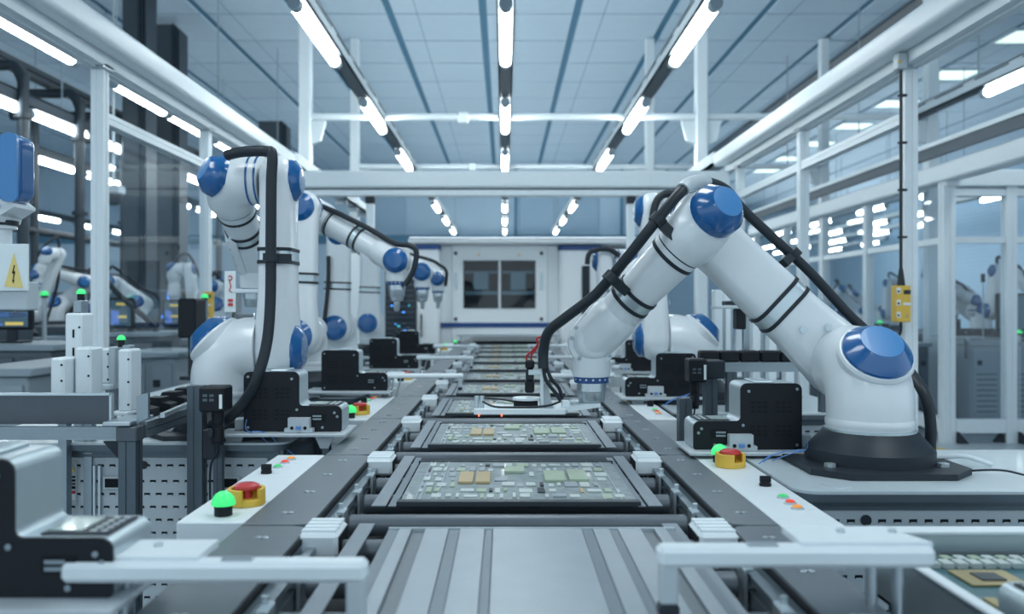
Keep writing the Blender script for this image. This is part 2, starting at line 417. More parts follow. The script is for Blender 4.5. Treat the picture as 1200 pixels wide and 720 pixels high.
# ---------------------------------------------------------------- tall white gantries behind the enclosure
def gantry(label, y, xs, zt):
    g = thing('steel_gantry', label, 'gantry', (xs[0], y, 0))
    for x in xs: MB().box(x-.065, x+.065, y-.065, y+.065, 0, HC-.003, .012).build('post', FRAME, g)
    for a, b in zip(xs[:-1], xs[1:]):
        MB().cyl((a+.06, y, zt), (b-.06, y, zt), .04, seg=14).build('cross_tube', FRAME, g)
        for x, s in ((a, 1), (b, -1)):
            MB().prism([(0, 0), (.16*s, .0), (.10*s, -.22), (0, -.26)], (x+.065*s, y-.03*s, zt-.05), X, Z, -.06*s).build('bracket', PAINT, g)
        mx = (a+b)/2 - .45
        MB().box(mx-.06, mx+.06, y-.045, y+.045, zt-.07, zt+.05, .01).build('tube_clamp', PAINT, g)
    return g
gantry('nearer tall white gantry with cross tube rising behind the enclosure', 9.5, (-2.21, 2.19, 4.75), 3.40)
gantry('farther tall white gantry with cross tube, second behind the enclosure', 12.8, (-2.24, 2.18, 4.79), 3.38)
# ---------------------------------------------------------------- white enclosure of the robot cell
def tslot(h, g=.16, dp=.12, n=1):
    p = []
    for q in range(4):
        c, s = math.cos(q*math.pi/2), math.sin(q*math.pi/2)
        for a, b in ((h, -h), (h, -g*h), (h-dp*h, -g*h), (h-dp*h, g*h), (h, g*h)): p.append((a*c - b*s, a*s + b*c))
    return p
SEC = tslot(1.0)
def post(name, x, y, z0, z1, hw, parent, m=FRAME):
    return MB().sweep([(x, y, z0), (x, y, z1)], [hw, hw], SEC, X).build(name, m, parent)
def slot_bar(name, p0, p1, hw, parent, m=FRAME, ref=None):
    return MB().sweep([p0, p1], [hw, hw], SEC, ref or Z).build(name, m, parent)
en = thing('enclosure_frame', 'white aluminium frame enclosing the robot line on both sides', 'enclosure', (0, 8.1, 0))
for s in (-1, 1):
    xo = 2.17*s
    for y in (4.58, 6.2, 7.85): post('post', xo, y, 0, 2.58, .034, en)
    x0, x1 = sorted((2.03*s, 2.15*s))
    MB().prism(rrect(.06, .065, .03, 4), (2.07*s, 2.0, 2.70), X, Z, -6.2).build('top_beam', FRAME, en)
    m = MB(); m.box(*sorted((2.12*s, 2.23*s)), 2, 8.2, 2.575, 2.60); m.box(*sorted((2.12*s, 2.14*s)), 2, 8.2, 2.60, 2.66); m.box(*sorted((2.21*s, 2.23*s)), 2, 8.2, 2.60, 2.70)
    m.box(*sorted((2.165*s, 2.18*s)), 2, 8.2, 2.565, 2.58)
    m.build('beam_channel', FRAME, en)
    for y in (4.58, 6.2, 7.85): MB().box(*sorted((2.12*s, 2.2*s)), y-.06, y+.06, 2.56, 2.59, .004).build('joint_plate', STEEL, en)
    slot_bar('side_rail', (xo, 4.62, 2.31), (xo, 6.16, 2.31), .03, en); slot_bar('side_rail', (xo, 6.24, 2.31), (xo, 7.81, 2.31), .03, en)
    # grey continuation of the beam beyond the cross beam
    m = MB(); m.box(2.10*s-.06, 2.10*s+.06, 8.3, 13, 2.66, 2.70); m.box(2.10*s-.06, 2.10*s-.05, 8.3, 13, 2.66, 2.8); m.box(2.10*s+.05, 2.10*s+.06, 8.3, 13, 2.66, 2.8)
    for k in range(6): m.box(2.10*s-.07, 2.10*s+.07, 8.6+k*.8, 8.65+k*.8, 2.60, 2.66)
    m.build('cable_tray', ALU, en)
MB().box(-2.15, 2.15, 8.1, 8.24, 2.42, 2.58, .015).build('cross_beam', FRAME, en)
MB().box(-2.13, 2.13, 8.12, 8.22, 2.34, 2.40, .01).build('cross_rail', FRAME, en)
MB().box(-2.13, 2.13, 8.15, 8.2, 2.40, 2.42).build('beam_joint', ALUD, en)
for x in (-1.28, 1.21):
    post('post', x, 8.17, 0, 2.33, .035, en)
    MB().box(x-.045, x+.045, 8.12, 8.22, 2.27, 2.34, .006).build('corner_joint', DARK, en)
for a, b in ((4.62, 6.16), (6.24, 7.81)): MB().box(-2.172, -2.168, a, b, .95, 2.28).build('pane', GLASS, en)
# right hand fence (second cell)
fx = 4.2
fe = thing('safety_fence', 'tall glazed white safety fence around the neighbouring robot cell', 'fence', (fx, 8.1, 0))
for y in (8.1, 9.85, 11.2, 12.7, 14.2): post('post', fx, y, 0, 2.45, .055 if y < 9 else .045, fe)
for x in (4.79, 5.75): post('post', x, 8.1, 0, 2.45, .05, fe)
MB().box(fx-.09, fx+.09, 6.2, 14.4, 2.47, 2.64, .015).build('top_beam', FRAME, fe)
MB().box(fx-.14, fx-.1, 6.2, 14.4, 2.70, 2.80).build('beam_shade', TRUNK, fe, label='dark shade strip')  # dark strip added to draw the shaded underside of the upper beam
MB().box(fx-.16, fx+.1, 6.2, 14.4, 2.80, 2.84).build('strip_cover', PAINT, fe)
MB().box(fx-.05, 8.2, 8.02, 8.18, 2.42, 2.58, .012).build('top_beam', FRAME, fe)
MB().box(fx+.02, 8.2, 8.06, 8.15, 2.33, 2.41, .01).build('top_rail', FRAME, fe)
for a, b in ((4.26, 4.74), (4.84, 5.70), (5.8, 7)):
    slot_bar('mid_rail', (a, 8.1, 1.92), (b, 8.1, 1.92), .03, fe); MB().box(a, b, 8.05, 8.15, .09, .22, .006).build('bottom_rail', FRAME, fe)
    MB().box(a, b, 8.095, 8.101, .22, 2.33).build('pane', GLASS, fe)
    for x, s in ((a, 1), (b, -1)): MB().prism([(0, 0), (.09*s, 0), (0, .11)], (x, 8.06-.02*s, 0), X, Z, .06*s).build('foot_bracket', DARK, fe)
for a, b in ((8.16, 9.8), (9.9, 11.15), (11.25, 12.65), (12.75, 14.15)):
    slot_bar('mid_rail', (fx, a, 1.92), (fx, b, 1.92), .03, fe); MB().box(fx-.05, fx+.05, a, b, .09, .22, .006).build('bottom_rail', FRAME, fe)
    MB().box(fx-.003, fx+.003, a, b, .22, 2.45).build('pane', GLASS, fe)
# ---------------------------------------------------------------- dark pipe gantry and risers
pg = thing('pipe_gantry', 'dark painted pipe gantry outside the enclosure carrying lamps', 'gantry', (-4.85, 8.6, 0))
for y in (8.6, 9.75, 10.9, 12.5, 14.5):
    MB().sweep(smooth_path([(-4.85, y, 0), (-4.85, y, 3.3), (-4.85, y, 3.55), (-4.95, y, 3.72), (-5.1, y, 3.72), (-6.3, y, 3.72)], 4), .055, seg=12).build('standpipe', PIPE, pg)
    for z in (1.6, 2.35, 3.2): MB().cyl((-4.85, y, z-.02), (-4.85, y, z+.02), .085, seg=14).build('flange', PIPE, pg)
for x, z, h in ((-5.2, 3.85, .14), (-5.2, 3.54, .12)):
    MB().box(x-.05, x+.05, 6, 16.5, z-h/2, z+h/2, .01).build('long_beam', DUCT, pg)
    m = MB()
    for k in range(10): m.box(x+.049, x+.053, 6.2+k, 6.9+k, z-.01, z+.01)
    m.build('beam_slots', SLOT, pg, kind='stuff')
for z in (2.25, 1.75): MB().cyl((-6.0, 7, z), (-6.0, 16, z), .05, seg=12).build('long_pipe', PIPE, pg)
for y in (8.6, 10.9, 14.5): MB().cyl((-6.0, y, 0), (-6.0, y, 3.68), .05, seg=12).build('standpipe', PIPE, pg)
for nm, x, y, w_, z1, lab in (('cable_riser', -4.52, 10.6, .30, HC, 'tallest dark ribbed riser duct reaching the ceiling behind the pipes'), ('cable_riser', -4.68, 12.0, .36, 5.2, 'broad grey riser duct beside the ceiling-high riser'), ('cable_riser', -4.30, 16.0, .52, 4.72, 'short square dark riser duct seen between enclosure beam and gantry post')):
    t = thing(nm, lab, 'duct', (x, y, 0))
    MB().box(x-w_/2, x+w_/2-.1, y-.18, y+.2, 0, z1, .01).build('duct_body', DUCT, t)
    for k in range(3): MB().box(x+w_/2-.1+k*.04, x+w_/2-.075+k*.04, y-.2, y+.12, 0, z1-.04*k).build('rib', PIPE, t)
    MB().box(x-w_/2-.02, x+w_/2+.05, y-.22, y+.22, 0, .12, .01).build('foot_plate', PIPE, t)
# ================================================================ conveyor
CX = .025; PIT = .73; Y0 = 1.55; NM = 11
cv = thing('conveyor', 'long roller conveyor with grey cover plates running to the white machine', 'conveyor', (CX, .6, 0))
LX, RX = (-.478, -.355), (.41, .50)
ZR, RR = .859, .021
scr0 = None
for mi in range(-2, NM):
    a, b = Y0 + PIT*mi, Y0 + PIT*(mi+1)
    for side, (x0, x1) in (('l', LX), ('r', RX)):
        c = .03
        poly = [(x0, a+.003), (x1-c, a+.003), (x1-.008, a+.01), (x1, a+c), (x1, b-c), (x1-.008, b-.01), (x1-c, b-.003), (x0, b-.003)] if side == 'l' else \
               [(x0+c, a+.003), (x1, a+.003), (x1, b-.003), (x0+c, b-.003), (x0+.008, b-.01), (x0, b-c), (x0, a+c), (x0+.008, a+.01)]
        pl = MB().prism(poly, (0, 0, .894), X, Y, .006).build('cover_plate', PLATE, cv)
        if mi < 4:
            xs = (x0+x1)/2
            for k in range(4):
                y = a + .09 + k*.185
                if scr0 is None:
                    m = MB(); m.lathe((xs-.006, y, .9), Z, [(.006, 0), (.006, .002), (.004, .003)], 8); m.lathe((xs+.006, y, .9), Z, [(.006, 0), (.006, .002), (.004, .003)], 8)
                    scr0 = m.build('screw_pair', STEEL, pl); s00 = V((xs, y, .9))
                else: copypart(scr0, pl, V((xs, y, .9)) - s00)
    # white finned boxes at the plate joints
    if mi > -2:
        for s, xb in ((-1, -.325), (1, .375)):
            yy = a + (-.03 if mi else -.02)
            jb = MB().box(xb-.035, xb+.035, yy-.05, yy+.05, .86, .902, .006).build('junction_box', PAINT, cv)
            m = MB()
            for k in range(4): m.box(xb-.03, xb+.03, yy-.038+k*.024, yy-.024+k*.024, .901, .907, .001)
            m.build('fin_plates', PAINT, jb)
            m = MB()
            for k in range(5): m.box(xb-s*.0345, xb-s*.0375, yy-.04+k*.018, yy-.03+k*.018, .865, .895)
            m.build('vent_slits', SLOT, jb)
# inner rails, side beams, bed, legs
for s, x in ((-1, LX[1]), (1, RX[0])):
    prof = [(0, .89), (.004, .89), (.004, .872), (.014, .872), (.014, .88), (.028, .88), (.028, .868), (.018, .868), (.018, .855), (.028, .855), (.028, .80), (0, .80)]
    m = MB(); m.prism([(-s*p, z) for p, z in prof], (x, .5, 0), X, Z, -9.08); m.build('inner_rail', ALU, cv)
    m = MB().box(x - s*.0045, x - s*.0005, .5, 9.58, .885, .8935); m.build('rail_gasket', SLOT, cv)
MB().box(LX[0]+.012, LX[1]-.01, .5, 9.58, .70, .893).build('side_beam', ALUD, cv)
MB().box(RX[0]+.01, RX[1]-.012, .5, 9.58, .70, .893).build('side_beam', ALUD, cv)
MB().box(LX[1], RX[0], .5, 9.58, .74, .76).build('conveyor_bed', BED, cv)
for y in (1.0, 3.2, 5.4, 7.6, 9.4):
    for x in (LX[0]+.05, RX[1]-.05): MB().box(x-.03, x+.03, y-.03, y+.03, 0, .70, .004).build('leg', ALU, cv)
ROLLY = []
y = Y0 + .19 - .19*4
k = 0
rol0 = brl = brr = None
while y < 9.3:
    xl, xr = LX[1]+.045, RX[0]-.045
    if rol0 is None:
        rol0 = MB().lathe((xl, y, ZR), X, [(RR*.9, 0), (RR, .003), (RR, .02), (RR*1.0, .021), (RR, .03), (RR, xr-xl-.003), (RR*.9, xr-xl)], 18).build('roller', ROLL, cv); r00 = y
        def brk(x, s):
            m = MB(); m.box(x-.003, x+.003, y-.022, y+.022, ZR-.045, ZR+.03, .001); m.box(x-s*.012, x, y-.022, y+.022, ZR+.027, ZR+.031)
            m.cyl((x, y, ZR), (x-s*.016, y, ZR), .008, seg=10); m.box(x-s*.014, x-s*.004, y+.006, y+.014, ZR+.03, ZR+.042, .001)
            m.box(x-s*.02, x, y-.02, y+.02, ZR-.045, ZR-.038)
            return m.build('roller_bracket', SILVER, cv)
        brl = brk(xl-.01, 1); brr = brk(xr+.01, -1)
    else:
        over = (k % 4 == 0)
        for o in (rol0, brl, brr): copypart(o, cv, (0, y-r00, 0))
    k += 1
    y = Y0 + .19 - .19*4 + (k//4)*PIT + (k % 4)*(PIT/4)
# ribbon belts: two either side of each board
for mi in range(-1, NM-1):
    a, b = Y0 + .225 + PIT*mi, Y0 + .16 + PIT*(mi+1)
    for x in (-.262, .315): MB().box(x-.015, x+.015, a, b-.08, .8805, .8835, .001).build('ribbon_belt', BELT, cv)
    if mi >= 0:
        for x in (-.234, .287): MB().box(x-.008, x+.008, a, b-.1, .880, .882).build('guide_strip', TRAYM, cv)
# ---------------------------------------------------------------- boards
random.seed(5)
def board_layout():
    out = []
    random.seed(11)
    big = [(-.115, .235, .034, .12, 2), (-.075, .235, .034, .12, 2), (.095, .25, .05, .11, 1), (.15, .26, .045, .12, 1), (.0, .33, .05, .06, 1)]
    for yy, hh in ((.05, .045), (.105, .05), (.165, .05), (.225, .05), (.285, .05), (.345, .05), (.40, .045)):
        x = -.215
        while x < .23:
            wv = random.choice((.008, .012, .016, .022, .03)); hv = hh*random.uniform(.5, .95)
            cx = x + wv/2
            if cx + wv/2 > .24: break
            if random.random() < .84 and not any(abs(cx-bx_) < (wv+bw)/2+.004 and abs(yy-by_) < (hv+bh)/2+.004 for bx_, by_, bw, bh, _ in big):
                out.append((cx, yy, wv, hv, random.choices((0, 1, 2, 3, 4), (7, 1.2, .15, 1.0, 4))[0], random.uniform(.0015, .005)))
            x += wv + random.uniform(.004, .012)
    return out + [(p, q, r_, t_, c, .007) for p, q, r_, t_, c in big]
LAY = board_layout()
cb = thing('circuit_board', 'circuit board on the conveyor nearest the camera, right behind the first full-width roller', 'circuit board', (CX, Y0+.24, .8835), 'circuit boards on the conveyor')
bx, by, bz = CX, Y0+.24, .8835
MB().box(bx-.245, bx+.255, by, by+.46, bz, bz+.004, .001).build('substrate', PCBG, cb)
MB().box(bx-.25, bx+.26, by-.012, by+.012, bz-.004, bz+.007, .001).build('carrier_edge', CHIPD, cb)
MB().box(bx-.25, bx+.26, by+.454, by+.464, bz-.004, bz+.007, .001).build('carrier_edge', CHIPD, cb)
m = MB()
for x in (-.215, -.205, -.17, .19, .225): m.box(bx+x-.002, bx+x+.002, by+.01, by+.45, bz+.004, bz+.0055)
m.build('trace_strips', TRAYG, cb, kind='stuff')
CM = (CHIPW, CHIPG, CHIPT, CHIPD, TRAYG)
for (x, yy, wv, hv, c, h) in LAY:
    m = MB().box(bx+x-wv/2, bx+x+wv/2, by+yy-hv/2, by+yy+hv/2, bz+.004, bz+.004+h, .001)
    m.build('chip', CM[c], cb)
for mi in range(1, NM-1):
    dup(cb, (bx, by + PIT*mi, bz), f'{ORD[mi]} circuit board from the camera on the conveyor, counted from the front', rz=0)
tr = thing('metal_tray', 'striped grey metal tray on the conveyor in front of the first full-width roller', 'tray', (CX, .92, .8835))
xs = [-.235, -.215, -.192, -.168, -.125, -.105, -.06, -.045, .115, .135, .165, .18, .222, .246, .268, .285]
kinds = [1, 0, 3, 0, 1, 0, 1, 0, 1, 0, 1, 0, 3, 0, 1]
for i in range(len(xs)-1):
    kk = kinds[i]; top = .012 if kk == 0 else (.010 if kk == 1 else .006)
    MB().box(CX+xs[i], CX+xs[i+1]-.0005, .92, 1.545, .8835, .8835+top, .0008).build('tray_strip', (TRAYG, TRAYM, PLATE, PLATE)[kk], tr)
MB().box(CX-.235, CX+.285, 1.545, 1.551, .8835, .897, .001).build('tray_lip', SILVER, tr)
# ---------------------------------------------------------------- white machine at the end of the line
MY = 9.6
wm = thing('inspection_machine', 'large white machine with two dark windows at the end of the conveyor', 'machine', (CX, MY, 0))
def PX(px, d=MY): return (px-591)*d/F
def PZ(py, d=MY): return CZ + (358-py)*d/F
x0, x1 = PX(530), PX(641)
wx = [(PX(543.5), PX(583.5)), (PX(587.5), PX(627))]; wz = (PZ(361), PZ(306))
m = MB()   # front panel with window openings
m.box(x0, x1, MY, MY+.05, PZ(287.5), wz[1]); m.box(x0, x1, MY, MY+.05, PZ(400), wz[0])
m.box(x0, wx[0][0], MY, MY+.05, wz[0], wz[1]); m.box(wx[0][1], wx[1][0], MY, MY+.05, wz[0], wz[1]); m.box(wx[1][1], x1, MY, MY+.05, wz[0], wz[1])
m.build('front_panel', MACH, wm)
m = MB(); m.box(PX(516), x0, MY+.03, MY+1.6, .2, PZ(287.5), .01); m.box(x1, PX(655), MY+.03, MY+1.6, .2, PZ(287.5), .01); m.build('machine_body', MACH, wm)
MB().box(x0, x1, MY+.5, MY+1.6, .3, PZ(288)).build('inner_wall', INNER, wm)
cn = thing('machine_canopy', 'long flat white canopy slab lying across the tops of the end machines', 'canopy', (CX, MY, PZ(287)))
MB().box(PX(480), PX(745), MY-.16, MY+1.65, PZ(287), PZ(279), .02).build('top_slab', MACH, cn)
MB().box(PX(480), PX(745), MY-.162, MY-.158, PZ(282), PZ(281)).build('slab_seam', TRAYM, cn)
MB().box(PX(516), PX(655), MY-.012, MY+.02, PZ(384), PZ(378.5)).build('stripe', NAVY, wm, label='navy stripe')
for i, (a, b) in enumerate(wx):
    wn = MB().box(a-.012, b+.012, MY-.008, MY+.002, wz[0]-.012, wz[1]+.012)
    wn = MB(); 
    for q in ((a-.005, a, wz[0]-.005, wz[1]+.005), (b, b+.005, wz[0]-.005, wz[1]+.005), (a, b, wz[1], wz[1]+.005), (a, b, wz[0]-.005, wz[0])): wn.box(q[0], q[1], MY-.008, MY+.002, q[2], q[3])
    wo = wn.build('window', DARK, wm)
    MB().box(a, b, MY+.02, MY+.026, wz[0], wz[1]).build('pane', GLASS, wo)
    m = MB(); m.box(a, b, MY+.2, MY+.25, wz[0]+.15, wz[0]+.19); m.box(a+.1, a+.28, MY+.15, MY+.25, wz[0]+.2, wz[0]+.42, .01); m.box(a, b, MY+.3, MY+.36, wz[1]-.13, wz[1]-.1)
    m.build('inner_gear', SCREENL, wo)
for px in (534, 634.5):
    for py in (297, 374): MB().lathe((PX(px), MY, PZ(py)), -Y, [(.02, 0), (.02, .015), (.012, .02)], 10).build('latch', DARK, wm)
for px in (561, 608): MB().prism([(-.02, 0), (.02, 0), (0, .035)], (PX(px), MY-.001, PZ(300)), X, Z, .002).build('warning_sticker', SIGNY, wm, label='small yellow warning triangle')
for px in (534, 634.5): MB().box(PX(px)-.015, PX(px)+.015, MY-.02, MY, PZ(340), PZ(320), .004).build('handle', SILVER, wm)
st = thing('server_tower', 'white tower with dark panel of blue lights left of the windowed machine', 'machine', (PX(487), MY-.1, 0))
MB().box(PX(452), PX(490), MY-.1, MY+.8, .1, PZ(289), .01).build('tower_body', MACH, st)
MB().box(PX(453), PX(489), MY-.13, MY-.1, PZ(400), PZ(318), .004).build('dark_panel', SCREEN, st)
MB().box(PX(490.5), PX(516), MY-.14, MY+.8, .1, PZ(290.5), .02).build('side_column', MACH, st)
MB().box(PX(487), PX(516.5), MY-.15, MY+.8, PZ(293.5), PZ(288.2), .004).build('blue_band', NAVY, st, label='navy band')
MB().box(PX(494.5), PX(496), MY-.17, MY-.14, PZ(395), PZ(368), .003).build('handle', DARK, st)
random.seed(3)
for k in range(22):
    a, b = random.uniform(456, 485), random.uniform(322, 396)
    MB().box(PX(a), PX(a+random.choice((1.6, 3))), MY-.135, MY-.128, PZ(b+1.5), PZ(b)).build('indicator_light', random.choice((LEDB, LEDC, ALUD, ALUD, ALUD)), st)
m = MB()
for k in range(12): m.box(PX(455), PX(487), MY-.134, MY-.128, PZ(322+k*6.3), PZ(321.3+k*6.3))
m.build('panel_seams', ALUD, st, kind='stuff')
rt = thing('side_cabinet', 'white round-cornered cabinet with navy band right of the windowed machine', 'machine', (PX(675), MY-.1, 0))
MB().prism(rrect(.24, .45, .06, 4), (PX(680), MY+.35, .1), X, Y, PZ(292)-.1).build('cabinet_body', MACH, rt)
MB().prism(rrect(.25, .46, .07, 4), (PX(680), MY+.35, PZ(294)), X, Y, PZ(288.3)-PZ(294)).build('blue_band', NAVY, rt, label='navy band')
MB().box(PX(681), PX(690), MY-.12, MY-.09, PZ(375), PZ(312), .004).build('vent', DARK, rt)
MB().box(PX(706), PX(745), MY+.1, MY+.9, .1, PZ(292), .02).build('rear_body', MACH, rt)
# rear hood over the conveyor mouth
hd = thing('infeed_hood', 'low grey steel infeed hood where boards enter the white machine', 'hood', (CX, 9.35, .88))
MB().prism([(-.55, 0), (.6, 0), (.42, .16), (-.38, .16)], (CX, 9.42, .955), X, Y, .02).build('hood_plate', STEEL, hd)
for x in (-.5, .55): MB().box(CX+x-.02, CX+x+.02, 9.43, 9.47, .9, .955).build('hood_leg', STEEL, hd)
# ================================================================ robots
def bez(c, i, o, rb, k=8):
    p0, p2 = c - i*rb, c + o*rb
    return [p0*(1-t)**2 + c*(2*t*(1-t)) + p2*t*t for t in [j/k for j in range(k+1)]]
def capshape(mb, c, n, r, h, seg=28):
    """blue cover: bevelled skirt (slot 0) with a satin flat top (slot 1)"""
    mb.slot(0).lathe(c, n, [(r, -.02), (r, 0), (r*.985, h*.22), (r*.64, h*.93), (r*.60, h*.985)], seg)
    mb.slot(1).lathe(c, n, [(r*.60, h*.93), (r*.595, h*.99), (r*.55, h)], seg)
    mb.slot(0)
def flange(W, T, s, seg, r):
    o = MB().lathe(W, T, [(.047*s, .094*s), (.047*s, .112*s), (.044*s, .113*s)], seg).build('flange_ring', NAVY, r)
    t_, n_, b_ = frame_for(T)
    for k in range(16):
        a = 2*math.pi*k/16; q = n_*math.cos(a) + b_*math.sin(a)
        MB().lathe(W + T*.103*s + q*.0465*s, q, [(.003*s, 0), (.003*s, .0015*s)], 8).build('bolt', SILVER, o)
    return o
def robot(label, B, H, EP, W, T=-Z, cat='robot', group=None, zs=.26, arm_off=.17, sc_=1.0, detail=2, wcap=None, cable=None, shoulder_cap=True, lean=0, arm_end=True, cable_r=.016, strap_arm=.55, name='industrial_robot', straps=(.30, .62)):
    B = V(B); H = V(H).normalized(); EP = V(EP); W = V(W); T = V(T).normalized(); s = sc_
    r = thing(name, label, cat, B, group)
    seg = 28 if detail > 1 else 16
    S = B + Z*zs*s; SP = S + H*arm_off*s; EC = EP - H*arm_off*s
    Fd = (W - EC).normalized(); Ad = (EP - SP).normalized()
    # base
    q = .19*s; c = .07*s
    MB().prism([(-q, -q+c), (-q+c, -q), (q-c, -q), (q, -q+c), (q, q-c), (q-c, q), (-q+c, q), (-q, q-c)], B + Z*.001, X, Y, .014*s).build('base_plate', DARK, r)
    ft = MB().lathe(B, Z, [(.150*s, .014*s), (.150*s, .045*s), (.145*s, .05*s), (.112*s, .088*s), (.106*s, .09*s)], 36 if detail > 1 else 20).build('foot', DARK, r)
    if detail > 1:
        for a in (35, 145, 215, 325): MB().lathe(B + V((.165*s*math.cos(R(a)), .165*s*math.sin(R(a)), .015*s)), Z, [(.014*s, 0), (.014*s, .008*s), (.009*s, .009*s)], 8).build('bolt', SILVER, ft)
    MB().lathe(B, Z, [(.108*s, .086*s), (.108*s, .094*s), (.104*s, .096*s)], seg).build('mounting_ring', SILVER, r)
    # shoulder
    rs = .103*s
    path = [B + Z*.094*s, B + Z*(zs-.115)*s] + bez(S, Z, H, .10*s) + [S + H*(arm_off-.055)*s]
    sh = MB().sweep(path, rs, None, H.cross(Z), seg).build('shoulder_housing', WHITE, r)
    MB().lathe(B + Z*(zs-.135)*s, Z, [(rs, -.012*s), (rs*1.03, -.006*s), (rs*1.03, .004*s), (rs, .01*s)], seg).build('collar', WHITE, sh)
    if shoulder_cap:
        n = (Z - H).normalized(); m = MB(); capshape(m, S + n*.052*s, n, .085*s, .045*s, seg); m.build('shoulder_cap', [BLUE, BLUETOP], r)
        if detail > 1: MB().lathe(S + n*.046*s, n, [(.086*s, -.03*s), (.093*s, 0), (.089*s, .008*s), (.082*s, .009*s)], seg).build('cap_rim', WHITE, sh)
    # lower arm
    la = MB()
    sec = rrect(1.0, .66, .40, 3)
    ks = [math.pi/2*i/6 for i in range(7)]
    pth = [SP - Ad*(.092*s*math.cos(a)) for a in ks] + [SP + Ad*.16*s, EP - Ad*.12*s] + [EP + Ad*(.078*s*math.sin(a)) for a in ks]
    rad = [max(.094*s*math.sin(a)**.8, .004) for a in ks] + [.080*s, .074*s] + [max(.078*s*math.cos(a)**.8, .004) for a in ks]
    la.sweep(pth, rad, sec, H.cross(Ad))
    lo = la.build('lower_arm', WHITE, r)
    if arm_end:
        for p, rr in ((SP, .078), (EP, .066)):
            m = MB(); capshape(m, p + H*(.058 if rr > .07 else .047)*s, H, rr*s, .026*s, seg); m.build('arm_cap', [BLUE, BLUE], r)
    if detail > 0:
        p = SP + (EP-SP)*strap_arm
        sp = MB().sweep([p - Ad*.014*s, p + Ad*.014*s], [.080*s, .0797*s], sec, H.cross(Ad)).build('strap', SILVER, lo)
        for d in (-.02, .02): MB().sweep([p + Ad*(d-.005)*s, p + Ad*(d+.005)*s], [.0825*s, .0825*s], sec, H.cross(Ad)).build('strap_edge', RUBBER, lo)
    if detail > 1:
        for t in (.2, .28): MB().lathe(SP + (EP-SP)*t - H*.064*s + Ad.cross(H)*(.02 if t > .25 else -.03)*s, -H, [(.010*s, 0), (.010*s, .003*s), (.006*s, .003*s)], 10).build('bolt', SILVER, lo)
    # elbow
    re_ = .076*s
    path = [EP - H*.055*s] + bez(EC, -H, Fd, .085*s) + [EC + Fd*.115*s]
    eb = MB().sweep(path, [re_]*(len(path)-1) + [re_*.86], None, H.cross(Fd), seg).build('elbow_housing', WHITE, r)
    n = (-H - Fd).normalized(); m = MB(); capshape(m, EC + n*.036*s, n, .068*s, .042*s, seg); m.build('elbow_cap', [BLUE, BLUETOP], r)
    if detail > 0:
        for d in (.06, .085): MB().cyl(EP - H*(d-.003)*s, EP - H*(d+.003)*s, re_*1.03, seg=seg).build('blue_ring', BLUE, eb)
        MB().cyl(EC + Fd*.112*s, EC + Fd*.119*s, re_*.84, seg=seg).build('joint_ring', DARK, eb)
    # forearm
    L = (W - EC).length
    fa = MB(); fa.sweep([EC + Fd*.118*s, EC + Fd*(L*.55), W - Fd*.02*s], [re_*.84, .056*s, .054*s], None, None, seg)
    fo = fa.build('forearm', WHITE, r)
    if detail > 0:
        for t in straps:
            p = EC + Fd*(L*t); rr = re_*.84 + (.056*s - re_*.84)*min(1, t/.55)
            MB().cyl(p - Fd*.012*s, p + Fd*.012*s, rr*1.03, seg=seg).build('strap', SILVER, fo)
            for d in (-.017, .017): MB().cyl(p + Fd*(d-.005)*s, p + Fd*(d+.005)*s, rr*1.07, seg=seg).build('strap_edge', RUBBER, fo)
    # wrist
    wr_ = MB().capsule(W - Fd*.09*s, W, .064*s, .066*s, seg=seg).build('wrist_housing', WHITE, r)
    if detail > 1:
        sd = -H
        up = Fd.cross(sd).normalized()
        fx = (Fd - sd*Fd.dot(sd)).normalized(); fy = sd.cross(fx)
        def stadium(r_, n=10):
            a = [(r_*math.cos(R(-90 + 180*i/n)), r_*math.sin(R(-90 + 180*i/n))) for i in range(n+1)]
            return a + [(-.13*s - x, -y) for x, y in a]
        MB().prism([(x*s, y*s) if False else (x, y) for x, y in stadium(.0665*s)], W + sd*.012*s, fx, fy, .024*s).build('cover_rim', WHITE, wr_)
        cvx = MB().sweep([W + sd*z_*s for z_ in (.03, .05, .060, .064)], [1, 1, .9, .8], [(x, y) for x, y in circ(4)], fx) if False else None
        m = MB(); o0 = None; rings = [(.051, .034), (.049, .046), (.043, .055), (.033, .060)]
        vs, n_ = [], len(stadium(.05))
        for r_, z_ in rings: vs += [W + sd*(z_*s) + fx*x + fy*y for x, y in stadium(r_*s)]
        fs = [(i*n_+j, i*n_+(j+1) % n_, (i+1)*n_+(j+1) % n_, (i+1)*n_+j) for i in range(len(rings)-1) for j in range(n_)] + [tuple((len(rings)-1)*n_ + j for j in range(n_))]
        m._add(vs, fs); m.build('wrist_cover', WHITE, wr_)
        st_ = stadium(.0585*s, 6)
        for d, e in [st_[i] for i in (0, 1, 3, 5, 6, 7, 8, 10, 12, 13)] + [(-.045*s, .0585*s), (-.045*s, -.0585*s), (-.09*s, .0585*s), (-.09*s, -.0585*s)]:
            p = W + fx*d + fy*e + sd*.036*s
            MB().lathe(p, sd, [(.0055*s, -.01*s), (.0055*s, .004*s), (.003*s, .0042*s)], 8).build('bolt', ALU, wr_)
    if wcap is not None:
        wcap = V(wcap).normalized(); m = MB(); capshape(m, W + wcap*.058*s, wcap, .058*s, .03*s, seg); m.build('wrist_cap', [BLUE, BLUE], r)
    MB().lathe(W, T, [(.050*s, 0), (.052*s, .085*s), (.050*s, .096*s), (.042*s, .097*s)], seg).build('wrist_neck', WHITE, r)
    MB().lathe(W, T, [(.047*s, .094*s), (.047*s, .112*s), (.044*s, .113*s)], seg).build('flange_ring', NAVY, r) if detail < 2 else flange(W, T, s, seg, r)
